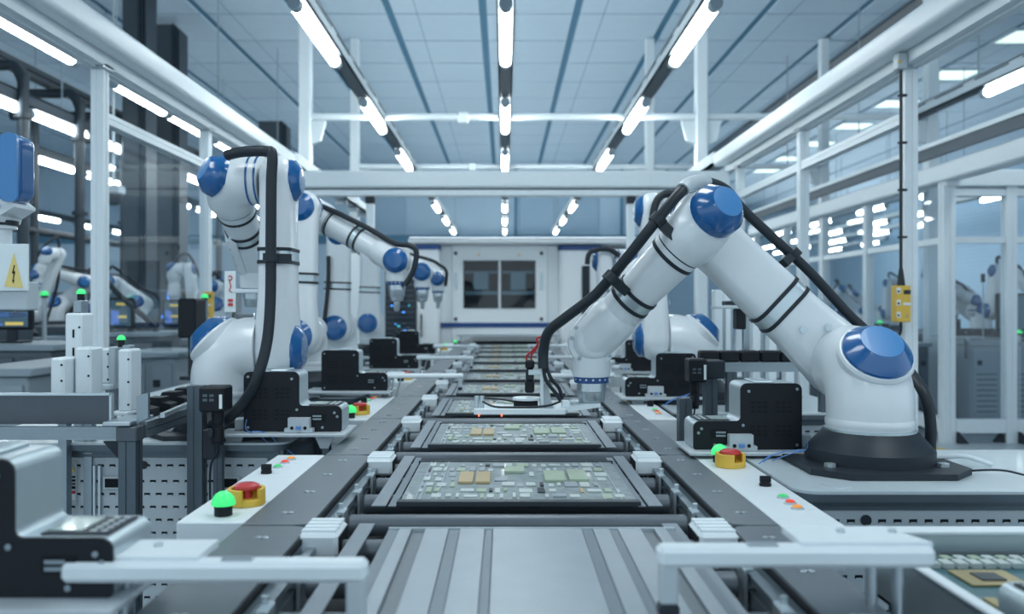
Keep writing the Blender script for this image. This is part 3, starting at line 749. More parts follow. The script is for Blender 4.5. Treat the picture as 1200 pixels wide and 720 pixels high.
    fl = MB().lathe(W, T, [(.040*s, .11*s), (.041*s, .135*s), (.039*s, .137*s), (.037*s, .16*s), (.034*s, .165*s)], seg).build('tool_flange', STEEL, r)
    if cable: 
        MB().sweep(smooth_path(cable, 6), cable_r*s, None, None, 12).build('cable', RUBBER, r)
    r['x'] = 0; del r['x']
    return r, dict(S=S, SP=SP, EP=EP, EC=EC, W=W, Fd=Fd, Ad=Ad)
def clamp(parent, p, d, r=.026, n=None):
    """cable clamp block around a cable at p running along d"""
    p = V(p); d = V(d).normalized()
    o = MB().cyl(p - d*.012, p + d*.012, r, seg=14)
    if n is not None:
        n = V(n).normalized(); o.obox(p, p + n*.06, .02, .024, d)
    return o.build('cable_clamp', RUBBER, parent)
# ---- the big robot in front on the side of the yellow control unit
Bz = .9
yp = 2.30
R1E = P(812, 262, yp)
W1 = P(693, 400, 2.33)
cab = [P(1090, 528, 2.2), P(1090, 492, 2.2), P(1081, 458, 2.22), P(1052, 420, 2.36), P(1000, 374, 2.42), P(950, 320, 2.42), P(905, 278, 2.42), P(872, 247, 2.42), P(850, 222, 2.38), P(825, 213, 2.28), P(804, 219, 2.16), P(770, 258, 2.12), P(735, 302, 2.15), P(705, 338, 2.2), P(690, 352, 2.22), P(662, 373, 2.25), P(643, 389, 2.28), P(637, 410, 2.3), P(637, 432, 2.3)]
r1, j1 = robot('largest white robot arm with blue joint caps, holding the sensor gripper over the conveyor', (.912, 2.13, Bz), (-.03, 1, 0), R1E, W1, zs=.245, cable=cab, cable_r=.0140, wcap=None, strap_arm=.42, straps=(.26, .62))
for p, d, n in ((P(771, 258, 2.12), (-.7, 0, -.75), P(792, 280, 2.12)-P(771, 258, 2.12)), (P(716, 326, 2.17), (-.7, 0, -.75), P(738, 346, 2.2)-P(716, 326, 2.17)), (P(930, 298, 2.42), (.7, 0, -.75), P(905, 322, 2.35)-P(930, 298, 2.42))): clamp(r1, p, d, .021, n)
MB().sweep(smooth_path([P(637, 430, 2.3), P(640, 446, 2.3), P(652, 462, 2.3), P(657, 470, 2.3)], 5), .005, seg=8).build('thin_cable', RUBBER, r1)
MB().sweep(smooth_path([P(640, 430, 2.3), P(646, 444, 2.3), P(655, 455, 2.31), P(659, 468, 2.31)], 5), .005, seg=8).build('thin_cable', RUBBER, r1)
MB().sweep(smooth_path([P(800, 222.5, 2.15), P(806, 217, 2.17), P(816, 213.5, 2.23), P(827, 213, 2.29)], 5), .0185, seg=14).build('cable_sleeve', PANEL, r1, label='pale cable sleeve')
# gripper of the big robot
GD = 2.33
gz = PZ(478, GD)
gx = lambda px, d=GD: (px-591)*d/F
gr = MB().box(gx(556), gx(664), GD-.045, GD+.085, gz-.012, gz, .003).build('gripper', SILVER, r1)
MB().box(gx(556), gx(661), GD-.06, GD-.045, gz-.012, gz+.004, .002).build('front_bar', PAINT, gr)
MB().prism([(gx(650), -.012), (gx(702), 0.006), (gx(702), .016), (gx(662), .008), (gx(650), .002)], (0, GD+.06, gz), X, Z, .10).build('flange_bar', PAINT, gr)
MB().box(gx(668), gx(700), GD-.035, GD+.035, gz+.008, gz+.018, .003).build('flange_plate', STEEL, gr)
MB().prism([(gx(634), 0), (gx(648), 0), (gx(641), .07), (gx(637), .07)], (0, GD+.0, gz), X, Z, .012).build('upright', PANEL, gr)
MB().box(gx(633), gx(637), GD-.02, GD+.012, gz, PZ(400, GD), .002).build('upright', PAINT, gr)
MB().box(gx(615), gx(626), GD-.016, GD+.012, PZ(460, GD), PZ(446, GD), .004).build('camera_body', BLACK, gr)
MB().box(gx(615.5), gx(626), GD-.018, GD+.012, PZ(432, GD), PZ(422, GD), .004).build('camera_body', BLACK, gr)
MB().box(gx(616), gx(625.5), GD-.014, GD+.01, PZ(446, GD), PZ(432, GD), .004).build('camera_body', DARK, gr)
MB().box(gx(619), gx(634), GD-.02, GD-.015, PZ(439, GD), PZ(433, GD), .001).build('clip', SILVER, gr)
MB().lathe((gx(617), GD, gz+.022), Z, [(.038, 0), (.038, .006), (.02, .008)], 24).build('vacuum_disc', PAINT, gr)
MB().box(gx(602), gx(630), GD-.02, GD+.02, gz+.001, gz+.022, .004).build('vacuum_block', BLACK, gr)
for px in (559, 565): MB().cyl((gx(px), GD-.02, gz), (gx(px), GD-.02, gz+.034), .006, seg=10).build('guide_pin', SILVER, gr)
MB().box(gx(657), gx(667), GD-.03, GD-.005, gz, gz+.022, .003).build('terminal_block', PAINT, gr)
MB().sweep(smooth_path([V((gx(566), GD-.03, gz+.02)), V((gx(580), GD-.045, gz+.008)), V((gx(605), GD-.05, gz+.007)), V((gx(638), GD-.05, gz+.01)), V((gx(656), GD-.03, gz+.02))], 5), .003, seg=6).build('hose', RUBBER, gr)
MB().sweep(smooth_path([V((gx(566), GD+.03, gz+.024)), V((gx(590), GD+.02, gz+.02)), V((gx(604), GD-.0, gz+.015))], 5), .003, seg=6).build('hose', RUBBER, gr)
MB().sweep(smooth_path([P(618, 424, GD), P(617, 418, GD), P(624, 411, GD), P(630, 404, GD), P(629, 397, GD), P(634, 395, GD)], 4), .0028, seg=6).build('red_lead', WIRER, gr, label='red lead')
MB().sweep(smooth_path([P(623, 424, GD), P(623, 416, GD), P(629, 408, GD), P(631, 400, GD)], 4), .0028, seg=6).build('red_lead', WIRER, gr, label='red lead')
for px in (562, 588): MB().box(gx(px)-.002, gx(px)+.002, GD-.062, GD-.055, gz-.016, gz-.012).build('sensor_light', LEDR, gr)

# ---- left line
l1z = P(0, 212, 2.7).z
cab = [P(266, 182, 2.6), P(285, 178, 2.58), P(312, 177.5, 2.56), P(319, 182, 2.55), P(318, 215, 2.55), P(317.5, 280, 2.55), P(317, 350, 2.55), P(313, 400, 2.53), P(303, 438, 2.5), P(287, 470, 2.5), P(262, 494, 2.5), P(240, 500, 2.62)]
l1, jl1 = robot('nearest white robot arm of the left line, forearm folded back, hose down its upright', (-.885, 2.7, Bz), (1, 0, 0), (-.712, 2.7, l1z), P(298, 305, 3.02), T=(0, .1, -1), cable=cab, cable_r=.0165, straps=(.33, .62), strap_arm=.55)
MB().box(gx(277, 3.02), gx(310, 3.02), 2.97, 3.07, PZ(344, 3.02), PZ(339, 3.02), .003).build('tool_plate', PAINT, l1)
MB().cyl(P(299, 331, 3.03), P(299, 340, 3.03), .016).build('tool_stem', STEEL, l1)
clamp(l1, P(317.5, 302, 2.55), (0, 0, 1), .024, (1, .6, 0))
def left_robot(label, bx, by, wpx, wpy, wd, ez=1.70, cab=None):
    H = (0, -1, 0)
    r, j = robot(label, (bx, by, Bz), H, (bx+.02, by-.17, ez), P(wpx, wpy, wd), wcap=(0, -1, 0), cable=cab, straps=(.22, .55), strap_arm=.45, cable_r=.013)
    m = MB(); W = V(P(wpx, wpy, wd)); m.lathe(W, -Z, [(.034, .16), (.030, .185), (.016, .19), (.014, .225), (.008, .235)], 16)
    m.build('tool_nozzle', STEEL, r)
    return r
left_robot('second white robot arm from the camera on the left line, forearm reaching over the conveyor', -.95, 4.1, 465, 306, 3.98, 1.75, [P(342, 222, 4.1), P(352, 222, 4.1), P(370, 238, 4.05), P(398, 251, 4.0), P(432, 268, 3.98), P(462, 285, 3.95), P(480, 288, 3.95), P(488, 296, 3.95), P(484, 318, 3.95), P(474, 335, 3.95)])
left_robot('third white robot arm from the camera on the left line', -1.05, 5.5, 495, 319, 5.4, 1.74, [P(385, 300, 5.25), P(384, 340, 5.25), P(377, 400, 5.25), P(372, 425, 5.3)])
left_robot('fourth and farthest white robot arm on the left line', -1.07, 6.9, 513, 327, 6.8, 1.74, [P(480, 298, 6.7), P(505, 305, 6.65), P(514, 310, 6.65), P(523, 318, 6.65), P(522, 335, 6.7)])
# ---- right line behind the big robot
r2z = P(0, 248, 3.6).z
robot('white robot arm half hidden behind the largest one, blue caps on its shoulder', (.80, 3.6, Bz), (-1, 0, 0), (.62, 3.6, r2z), P(742, 330, 4.0), T=(0, .1, -1), cable=[P(764, 262, 3.5), P(768, 240, 3.5), P(776, 229, 3.5), P(790, 227, 3.5), P(805, 232, 3.5)], straps=(.3, .6), detail=2)
r3z = P(0, 306, 5.3).z
robot('small-looking white robot arm by the side cabinet at the far end of the right line', (.80, 5.3, Bz), (-1, 0, 0), (.62, 5.3, r3z), P(712, 345, 5.7), T=(0, .1, -1), detail=1, cable=[P(688, 310, 5.2), P(692, 296, 5.2), P(712, 292, 5.2), P(726, 300, 5.2)])
# ---- background robots beyond the enclosure
def bg_robot(label, px, py_base, d, h_dir, epx, epy, wpx, wpy, sc_=1.0, group=None, wd=0.0, cable=True):
    B = P(px, py_base, d); H = V(h_dir).normalized()
    EP = P(epx, epy, d) ; EP.y = d + H.y*.17
    W = P(wpx, wpy, d + wd)
    cb_ = None
    if cable:
        up = Z*.13
        S_ = B + Z*.26 + H*.17
        cb_ = [W + Z*.07, (W + EP)/2 - H*.1 + Z*.1, EP - H*.1 + Z*.12, EP + Z*.13, (EP+S_)/2 + X*.09*(1 if EP.x < S_.x else 1) + Z*.03, S_ + X*.11, B + X*.17 + Z*.03]
    r, j = robot(label, B, H, EP, W, detail=0, cable=cb_, wcap=(-H if abs(H.y) > .5 else None), group=group, sc_=sc_)
    return r
bg_robot('blurred robot arm behind the glass beside the warning plate, elbow raised with blue cap', 64, 386, 9.2, (0, 1, 0), 97, 330, 46, 316, 1.0)
bg_robot('smaller blurred robot arm bending over just above the first one behind the warning plate', 28, 395, 7.9, (.3, 1, 0), 58, 297, 44, 322, .8, cable=True)
bg_robot('far robot arm with folded elbow seen between the dark riser and the enclosure post', 209, 389, 8.0, (1, 0, 0), 222, 316, 204, 345, .85)
bg_robot('robot arm low behind the folded left robot, beside the yellow sensor box', 252, 397, 7.4, (0, 1, 0), 246, 338, 228, 372, 1.0)
dk = bg_robot('dark-cabled robot arm leaning behind the front enclosure post', 160, 388, 6.9, (0, 1, 0), 124, 332, 108, 362, .8)
MB().sweep(smooth_path([P(120, 322, 6.7), P(137, 343, 6.6), P(158, 362, 6.6), P(176, 378, 6.65), P(184, 392, 6.75)], 5), .022, seg=10).build('loose_hose', RUBBER, dk)
bg_robot('robot arm in the fenced cell right behind the first fence post', 1150, 395, 10.2, (0, 1, 0), 1112, 338, 1140, 352, 1.15)
bg_robot('taller robot arm behind the first one, its forearm arching over it', 1098, 388, 11.6, (1, 0, 0), 1106, 322, 1136, 345, 1.2, wd=-.3)
bg_robot('upright robot arm in the fenced cell by the dark monitor', 1182, 395, 9.4, (-1, 0, 0), 1168, 318, 1205, 338, 1.1, wd=-.2)
bg_robot('pale distant robot arm behind the yellow control unit', 1052, 388, 13.0, (-1, 0, 0), 1041, 332, 1064, 350, 1.0)
bg_robot('distant robot arm low behind the hose of the largest robot', 1012, 388, 12.6, (0, 1, 0), 985, 340, 962, 362, 1.0)
bg_robot('second distant robot arm low behind the hose, beside the fence post', 1035, 386, 14.0, (0, 1, 0), 1000, 345, 982, 368, 1.1)
# ================================================================ control boxes
def dome_lamp(x, y, z, parent, r=.0205):
    b = MB().lathe((x, y, z), Z, [(r*.82, 0), (r*.82, .020), (r*.7, .024)], 18).build('lamp_base', BLACK, parent)
    MB().lathe((x, y, z+.024), Z, [(r*1.08, -.19*r), (r*1.1, 0), (r*.98, .44*r), (r*.7, .83*r), (r*.3, 1.05*r), (r*.05, 1.07*r)], 20).build('lamp_dome', GREEN, b, label='glowing green dome')
def estop(x, y, z, parent, near=1, s=1.0):
    b = MB(); b.lathe((x, y, z), Z, [(.034*s, 0), (.035*s, .002), (.035*s, .012), (.033*s, .014)], 26)
    if True:                  # raised guard ring with an opening
        pts = [(x + .033*s*math.cos(R(-28+q)), y + .033*s*math.sin(R(-28+q)), z+.002) for q in range(0, 301, 12)]
        b.sweep(pts, [1]*len(pts), [(.031, .004), (.032, .002), (.032, -.002), (.031, -.004), (0, -.004), (0, .004)], Z)
    e = b.build('emergency_stop', YEL, parent, label='yellow emergency stop housing')
    MB().lathe((x, y, z+.014), Z, [(.012*s, 0), (.012*s, .014), (.022*s, .016), (.0255*s, .020), (.025*s, .025), (.018*s, .0285), (.004*s, .029)], 24).build('stop_button', RED, e, label='red mushroom button')
def control_box(label, x0, x1, y0, y1, items, hz=.085):
    t = thing('control_box', label, 'control box', ((x0+x1)/2, y0, .895), 'control boxes along the conveyor')
    MB().box(x0, x1, y0, y1, .90-hz, .90, .003).build('box_body', PAINT, t)
    for kind, x, y in items:
        if kind == 'e': estop(x, y, .90, t)
        elif kind == 'l': dome_lamp(x, y, .90, t)
        elif kind == 'k':
            k = MB().lathe((x, y, .90), Z, [(.013, 0), (.013, .006), (.010, .007), (.010, .010)], 16); k.box(x-.012, x+.012, y-.004, y+.004, .908, .922, .001)
            k.build('selector_knob', BLACK, t)
        else:
            bz = MB().lathe((x, y, .90), Z, [(.0125, 0), (.0125, .003), (.010, .004)], 16).build('button_bezel', SILVER, t)
            MB().lathe((x, y, .902), Z, [(.0095, 0), (.0095, .004), (.006, .006)], 16).build('push_button', {'g': GREENB, 'r': REDL, 'a': ORANGE}[kind], bz, label={'g': 'green', 'r': 'red', 'a': 'amber'}[kind] + ' push button')
    m = MB()
    for kind, x, y in items:
        if kind in 'kgra': m.box(x+.02, x+.034, y-.004, y+.004, .9001, .9006)
    m.build('label_strips', SIGNW, t, kind='stuff')
    return t
control_box('white control box nearest on the left of the conveyor, green lamp beside yellow stop switch', -.606, -.479, 1.575, 2.28, [('l', -.535, 1.625), ('e', -.518, 1.715), ('k', -.566, 2.03), ('g', -.557, 2.10), ('r', -.555, 2.16), ('a', -.552, 2.21)])
control_box('second white control box on the left of the conveyor, between two black feeder units', -.606, -.479, 2.98, 3.75, [('l', -.547, 3.03), ('e', -.53, 3.13), ('k', -.576, 3.5), ('g', -.564, 3.56), ('r', -.560, 3.62), ('a', -.556, 3.68)])
control_box('third white control box on the left of the conveyor, by the third black unit', -.606, -.479, 4.45, 5.25, [('l', -.547, 4.5), ('e', -.53, 4.6), ('k', -.576, 4.95), ('g', -.564, 5.02), ('r', -.560, 5.08), ('a', -.556, 5.14)])
control_box('farthest white control box on the left of the conveyor, green lamps near the white machine', -.62, -.479, 7.5, 9.0, [('e', -.54, 7.6), ('l', -.55, 7.9), ('l', -.50, 8.7)])
control_box('white control box between the conveyor and the largest robot, nearest on that side', .501, .62, 1.55, 2.5, [('l', .549, 2.175), ('e', .560, 2.115), ('k', .578, 1.89), ('g', .578, 1.77), ('r', .576, 1.72), ('a', .575, 1.675)])
control_box('second white control box on the right, stop switch before the second black unit', .501, .61, 3.0, 3.9, [('l', .545, 3.72), ('e', .545, 3.60), ('k', .578, 3.38), ('g', .571, 3.24), ('r', .569, 3.19), ('a', .566, 3.13)])
control_box('third white control box on the right of the conveyor, orange buttons near its end', .501, .61, 4.5, 5.4, [('e', .545, 5.1), ('k', .578, 4.85), ('r', .571, 4.72), ('a', .569, 4.65)])

# ================================================================ black feeder units (stepped housings)
def unit(label, xlow, d, s, z0=.93, depth=.125, length=.285, shelf=True, bracket=True):
    """xlow: x of the low end; s: +1 when the tall part lies towards +x"""
    t = thing('feeder_unit', label, 'feeder unit', (xlow + s*length/2, d, z0), 'stepped black feeder units')
    lo, hi, lw, r = .074, .174, .125, .016
    def outline(g=0.0):
        p = []
        def arc(cx, cz, rr, a0, a1, k=4):
            for i in range(k+1):
                a = R(a0 + (a1-a0)*i/k); p.append((cx + rr*math.cos(a), cz + rr*math.sin(a)))
        arc(r*.4, r*.4, r*.4-g, 180, 270, 2); arc(length-r*.4, r*.4, r*.4-g, 270, 360, 2)
        arc(length-r, hi-r, r-g, 0, 90); arc(lw+r, hi-r, r-g, 90, 180)
        arc(lw-.012, lo+.012, .012+g, 360, 270); arc(r, lo-r, r-g, 90, 180)
        return [(a*s, b) for a, b in p]
    c = MB(); c.prism(outline(), (xlow, d+.004, z0), X, Z, -(depth-.008) if s > 0 else -(depth-.008)); c.build('casing', SILVER, t)
    if True:
        fp = MB(); fp.prism(outline(-.0012), (xlow, d-.0005, z0), X, Z, -.005)
        side = fp.build('side_plate', BLACK, t)
        pass
    xx = lambda a: xlow + s*a
    m = MB()
    for (a, b) in ((.02, .055), (length-.012, .012), (length-.012, hi-.014), (lw+.02, hi-.02), (lw+.005, lo-.01), (.012, lo-.03), (.055, .012)):
        m.lathe((xx(a), d-.0008, z0+b), -Y, [(.0042, 0), (.0042, .002), (.0025, .0022)], 8)
    m.build('screws', ALU, side)
    m = MB()
    for (zz0) in (.035, .098):
        for i in range(7):
            if i in (3,): continue
            for j in range(3): m.box(xx(length-.025-i*.0165), xx(length-.025-i*.0165-.011), d-.0012, d+.001, z0+zz0+j*.012, z0+zz0+j*.012+.005)
    m.build('vent_slots', SLOT, side)
    m = MB(); m.box(xx(.045), xx(.088), d-.002, d+.001, z0+.03, z0+.052); po = m.build('port', SLOT, side)
    m = MB(); 
    for k in range(2): m.box(xx(.058), xx(.084), d-.003, d-.001, z0+.034+k*.009, z0+.039+k*.009)
    m.build('port_contacts', ALU, po)
    # control panel on the step
    pn = MB().box(xx(.012), xx(lw-.025), d+.018, d+depth-.018, z0+lo, z0+lo+.0025, .0008).build('panel', DARK, t)
    MB().box(xx(.052), xx(lw-.03), d+.03, d+depth-.03, z0+lo+.0025, z0+lo+.004).build('display', LCD, pn)
    for i in range(2):
        for j in range(5): MB().box(xx(.018+i*.014), xx(.026+i*.014), d+.024+j*.0165, d+.032+j*.0165, z0+lo+.0025, z0+lo+.0045, .0008).build('key', (PANEL, CHIPW)[i], pn)
    MB().box(xx(lw+.04), xx(length-.07), d+.012, d+depth-.012, z0+hi, z0+hi+.006, .002).build('top_plate', SILVER, t)
    if bracket:
        bx = (.055, .145)
        b = MB()
        b.prism([(xx(.078), 0), (xx(.16), 0), (xx(.16), .012), (xx(.15), .012), (xx(.15), .042), (xx(.088), .042), (xx(.088), .012), (xx(.078), .012)], (0, d-.028, z0+.0005), X, Z, -.026)
        br = b.build('mounting_bracket', PANEL, t)
        MB().box(xx(.112), xx(.126), d-.034, d-.028, z0+.010, z0+.020, .001).build('connector', WIREB, br, label='blue connector')
        for a in (.1, .138): MB().lathe((xx(a), d-.0275, z0+.014), -Y, [(.005, 0), (.005, .002)], 10).build('bracket_hole', SLOT, br)
        MB().box(xx(length+.004), xx(length+.035), d+.02, d+.06, z0, z0+.035, .003).build('side_lug', PANEL, t)
    if shelf:
        sh = thing('unit_shelf', 'thin white shelf plate under the ' + ' '.join(label.replace('stepped black feeder ', '').split()[:10]).rstrip(','), 'shelf', (xlow, d, z0-.012), 'shelves under the feeder units')
        MB().box(xx(-.02), xx(length+.07), d-.045, d+depth+.02, z0-.010, z0-.0005, .002).build('shelf_plate', PANEL, sh)
        for a in (.05, length+.03): 
            MB().box(xx(a)-.012, xx(a)+.012, d+.02, d+.045, .75, z0-.010, .002).build('shelf_post', ALUD, sh)
            MB().prism([(xx(a)-.03, z0-.01), (xx(a)+.03, z0-.01), (xx(a)+.012, z0-.05), (xx(a)-.012, z0-.05)], (0, d-.0, 0), X, Z, -.006).build('shelf_gusset', PANEL, sh)
    return t
unit('stepped black feeder unit nearest on the left, its display and keypad in view', -.497, 1.08, -1, bracket=False)
unit('second stepped black feeder unit on the left, before the folded robot', P(400, 0, 2.5).x, 2.5, -1)
unit('third stepped black feeder unit on the left, behind the second green lamp', P(454, 0, 3.7).x, 3.7, -1, bracket=False)
unit('fourth stepped black feeder unit on the left, under the reaching arms', P(490, 0, 5.0).x, 5.0, -1, bracket=False)
unit('fifth stepped black feeder unit on the left, smallest, near the server tower', P(510, 0, 6.5).x, 6.5, -1, bracket=False)
unit('stepped black feeder unit in front of the largest robot', .502, 2.26, 1, z0=.918)
unit('stepped black feeder unit on the right beyond the second stop switch', P(733, 0, 3.46).x, 3.46, 1)
unit('stepped black feeder unit farthest on the right, behind the gripping wrist', P(707, 0, 4.8).x, 4.8, 1)
unit('stepped feeder unit at the corner by the green boards, only its silver edge in view', .672, 1.04, 1, z0=.85, bracket=False)

# ================================================================ stop bars over the conveyor
def bar(label, xa, xb, d, z, s, w_=.026, near=False, dd=.035):
    """xa: outer end, xb: end over the conveyor"""
    ps = 1.0 if d < 2 else .45
    t = thing('stop_bar', label, 'stop bar', (xa, d, z), 'white stop bars over the conveyor')
    a, b = sorted((xa, xb))
    MB().box(a, b, d-dd/2, d+dd/2, z-w_, z, .006).build('bar', PAINT, t)
    lx = xb + s*.014
    MB().box(lx-.012*ps**.5, lx+.012*ps**.5, d-.012, d+.012, z-.075*ps**.3, z-w_+.002, .003).build('end_leg', PANEL, t)
    MB().box(lx-.013*ps**.5, lx+.013*ps**.5, d-.013, d+.013, z-.092*ps**.3, z-.075*ps**.3, .003).build('leg_tip', DARK, t)
    MB().prism([(xa - s*.0, -.005), (xa + s*-.17*ps, -.005), (xa - s*.17*ps, .075*ps), (xa - s*.03*ps, .075*ps)] if s < 0 else [(xa, -.005), (xa-.17*ps, -.005), (xa-.17*ps, .075*ps), (xa-.03*ps, .075*ps)], (0, d, z-.004), X, Y, .009).build('mount_plate', PAINT, t)
    for k in (.03, .065):
        MB().cyl((xa - s*k, d+.03*ps, z-.004), (xa - s*k*ps, d+.03*ps, .86), .008*ps, seg=12).build('post', STEEL, t)
    MB().box(*sorted((xa-s*.012*ps, xa-s*.085*ps)), d+.008*ps, d+.052*ps, .85, .868, .003).build('post_foot', ALU, t)
    for k in (.03, .1): MB().lathe((xa - s*k*ps, d+.045*ps, z+.005), Z, [(.006, 0), (.006, .004), (.003, .005)], 8).build('bolt', SILVER, t)
    MB().box(*sorted((xa-s*.2, xa-s*.24)), d-.008, d+.006, z, z+.003, .001).build('sensor_window', STEEL, t)
    return t
def bar2(label, xa, xb, d, z, s, **k): return bar(label, xa, xb, d, z, s, **k)
bar('blurred white stop bar closest to the camera on the left', -.56, -.175, 1.09, .975, -1)
bar('blurred white stop bar closest to the camera on the right', .555, .199, 1.11, .988, 1)
bar('white stop bar reaching over the conveyor from the third black unit on the left', P(453, 0, 3.72).x, P(543, 0, 3.72).x, 3.72, P(0, 438, 3.72).z, -1, w_=.02)
bar('white stop bar reaching over the conveyor from the fourth black unit on the left', P(488, 0, 5.0).x, P(555, 0, 5.0).x, 5.0, P(0, 417.5, 5).z, -1, w_=.02)
bar('white stop bar reaching over the conveyor from the fifth black unit on the left', P(508, 0, 6.5).x, P(561, 0, 6.5).x, 6.5, P(0, 404.5, 6.5).z, -1, w_=.02)
bar('white stop bar reaching over the conveyor from the right, behind the gripping wrist', P(720, 0, 4.1).x, P(637, 0, 4.1).x, 4.1, P(0, 438, 4.1).z, 1, w_=.02)
bar('white stop bar reaching over the conveyor from the right, farther on', P(700, 0, 5.4).x, P(630, 0, 5.4).x, 5.4, P(0, 417, 5.4).z, 1, w_=.02)
bar('white stop bar reaching over the conveyor from the right, nearest the white machine', P(672, 0, 7.0).x, P(618, 0, 7.0).x, 7.0, P(0, 404, 7.0).z, 1, w_=.02)

# ================================================================ benches
def perforated(m, s_, x0, x1, y, z0, z1, px_=.034, pz=.076, w_=.017, h=.008):
    k = 0; z = z0
    while z < z1:
        x = x0 + (px_/2 if k % 2 else 0)
        while x + w_ < x1:
            m.box(x, x+w_, y-.001, y+.002, z, z+h); s_.box(x+.002, x+w_-.002, y-.0014, y+.002, z, z+.002); x += px_
        z += pz/2*1.0; k += 1
def rounded_top(x0, x1, y0, y1, z, th=.02, r=.05):
    cx_, cy_ = (x0+x1)/2, (y0+y1)/2
    return MB().prism(rrect((x1-x0)/2, (y1-y0)/2, r, 4), (cx_, cy_, z-th), X, Y, th)
def bench(label, x0, x1, y0, y1, zt=.9, holes=True, slotrow=True, doors=(), rail=ALU, low=.08):
    t = thing('workbench', label, 'workbench', ((x0+x1)/2, (y0+y1)/2, 0))
    rounded_top(x0, x1, y0, y1, zt, .006).build('bench_top', TABLE, t)
    rounded_top(x0-.004, x1+.004, y0-.004, y1+.004, zt-.006, .016).build('top_edge', ALUD, t)
    slot_bar('front_rail', (x0+.03, y0+.035, zt-.034), (x1-.03, y0+.035, zt-.034), .0105, t, ALUD)
    for x in (x0+.04, x1-.04):
        for y in (y0+.05, y1-.05): post('leg', x, y, 0, zt-.024, .022, t, ALUD)
    if slotrow:
        MB().box(x0+.065, x1-.065, y0+.035, y0+.045, low, zt-.047, .002).build('front_sheet', PANEL, t)
        m, s_ = MB(), MB(); perforated(m, s_, x0+.085, x1-.09, y0+.035, zt-.076, zt-.07)
        if low < .5: perforated(m, s_, x0+.085, x1-.09, y0+.035, .36, zt-.115)
        m.build('sheet_slots', SLOT, t, kind='stuff'); s_.build('slot_lips', SILVER, t, kind='stuff')
        for k in range(int((x1-x0)/.4)): MB().lathe((x0+.16+k*.4, y0+.035, zt-.07), -Y, [(.012, 0), (.012, .003)], 14).build('cam_lock', DARK, t)
    MB().box(x0+.05, x1-.05, y0+.06, y1-.06, .1, zt-.03).build('bench_cabinet', CABD, t)
    return t
bench('bench under the largest robot, pale top with rounded dark edge and slotted front', .63, 1.75, 1.83, 2.36)
for x, y in ((.74, 1.9), (1.27, 1.93), (1.45, 2.2)): MB().lathe((x, y, .9), Z, [(.035, 0), (.034, .0025), (.02, .003)], 22).build('cover_disc', PANEL, bpy.data.objects['workbench'])
MB().sweep(smooth_path([V((1.1, 2.03, .906)), V((1.16, 1.99, .915)), V((1.22, 1.97, .904)), V((1.27, 1.93, .906)), V((1.4, 1.9, .903)), V((1.7, 1.95, .903))], 6), .0025, seg=6).build('sensor_wire', RUBBER, bpy.data.objects['workbench'])
MB().sweep(smooth_path([V((1.08, 2.16, .91)), V((1.14, 2.12, .925)), V((1.2, 2.1, .908))], 6), .006, seg=8).build('white_cable', PAINT, bpy.data.objects['workbench'])
bench('bench under the half hidden robot behind the largest one', .63, 1.36, 3.15, 4.2)
bench('bench under the farthest robot on the right line', .63, 1.36, 4.8, 5.9)
bl = bench('long bench under the left robots, slotted sheet front behind the aluminium frame', -1.62, -.63, 2.475, 3.15)
bench('second bench on the left line, under the reaching robot', -1.62, -.63, 3.7, 4.6)
bench('third bench on the left line', -1.62, -.63, 5.1, 6.0)
bench('fourth bench on the left line, near the server tower', -1.62, -.63, 6.45, 7.4)
# doors, labels on the near left bench front (latches, warning print)
ly = 2.508
for px in (133, 270): 
    a = P(px, 0, ly).x
    dl = MB().box(a-.03, a+.03, ly-.006, ly, P(0, 574, ly).z, P(0, 558, ly).z, .002).build('door_latch', PANEL, bl)
    MB().box(a-.022, a+.022, ly-.008, ly-.004, P(0, 571, ly).z, P(0, 561, ly).z).build('latch_recess', SLOT, dl)
for px in (112, 118): MB().box(P(px-1.2, 0, ly).x, P(px+1.2, 0, ly).x, ly-.01, ly, .1, .83).build('door_edge', SILVER, bl)
lx = P(84, 0, ly).x
pl_ = MB().box(lx-.028, lx+.016, ly-.002, ly, P(0, 592, ly).z, P(0, 541, ly).z).build('label_print', PANEL, bl)
MB().prism([(-.022, 0), (.012, 0), (-.005, .03)], (lx, ly-.0025, P(0, 553, ly).z), X, Z, .002).build('warning_triangle', SIGNY, pl_, label='yellow warning triangle')
MB().box(lx-.022, lx+.012, ly-.0035, ly-.002, P(0, 578.5, ly).z, P(0, 575.5, ly).z).build('red_band', RED, pl_, label='red band')
m = MB()
for a, b in ((558, 560), (562, 564.5), (566.5, 568), (570, 573)): m.box(lx-.022, lx+.012, ly-.0035, ly-.002, P(0, b, ly).z, P(0, a, ly).z)
m.build('print_bars', SLOT, pl_)
MB().box(lx-.022, lx+.012, ly-.0034, ly-.002, P(0, 586, ly).z, P(0, 579, ly).z).build('white_band', SIGNW, pl_)

# ================================================================ aluminium frame on the left
af = thing('profile_frame', 'aluminium profile frame with corner post on the left, in front of the bench', 'frame', (-.95, 2.2, 0))
fd = 2.2; fxp = P(153, 0, fd).x; zf = P(0, 505, fd).z
post('post', fxp, fd, 0, P(0, 516, fd).z, .022, af, ALUD)
MB().box(fxp-.026, fxp+.026, fd-.028, fd+.026, P(0, 516.5, fd).z, P(0, 499, fd).z, .003).build('corner_block', PANELD, af)
for pz_ in (504, 511.5): slot_bar('front_rail', (-2.2, fd, P(0, pz_, fd).z), (fxp-.026, fd, P(0, pz_, fd).z), .0082, af, ALU)
MB().box(-2.2, fxp-.03, fd-.008, fd+.008, P(0, 508.5, fd).z, P(0, 507, fd).z).build('rail_groove', SLOT, af)
pzt = P(0, 463.5, fd+.05).z
MB().box(-2.2, P(130, 0, fd+.05).x, fd+.045, fd+.055, P(0, 497, fd+.05).z, pzt, .001).build('dark_panel', PANELD, af, label='dark grey panel')
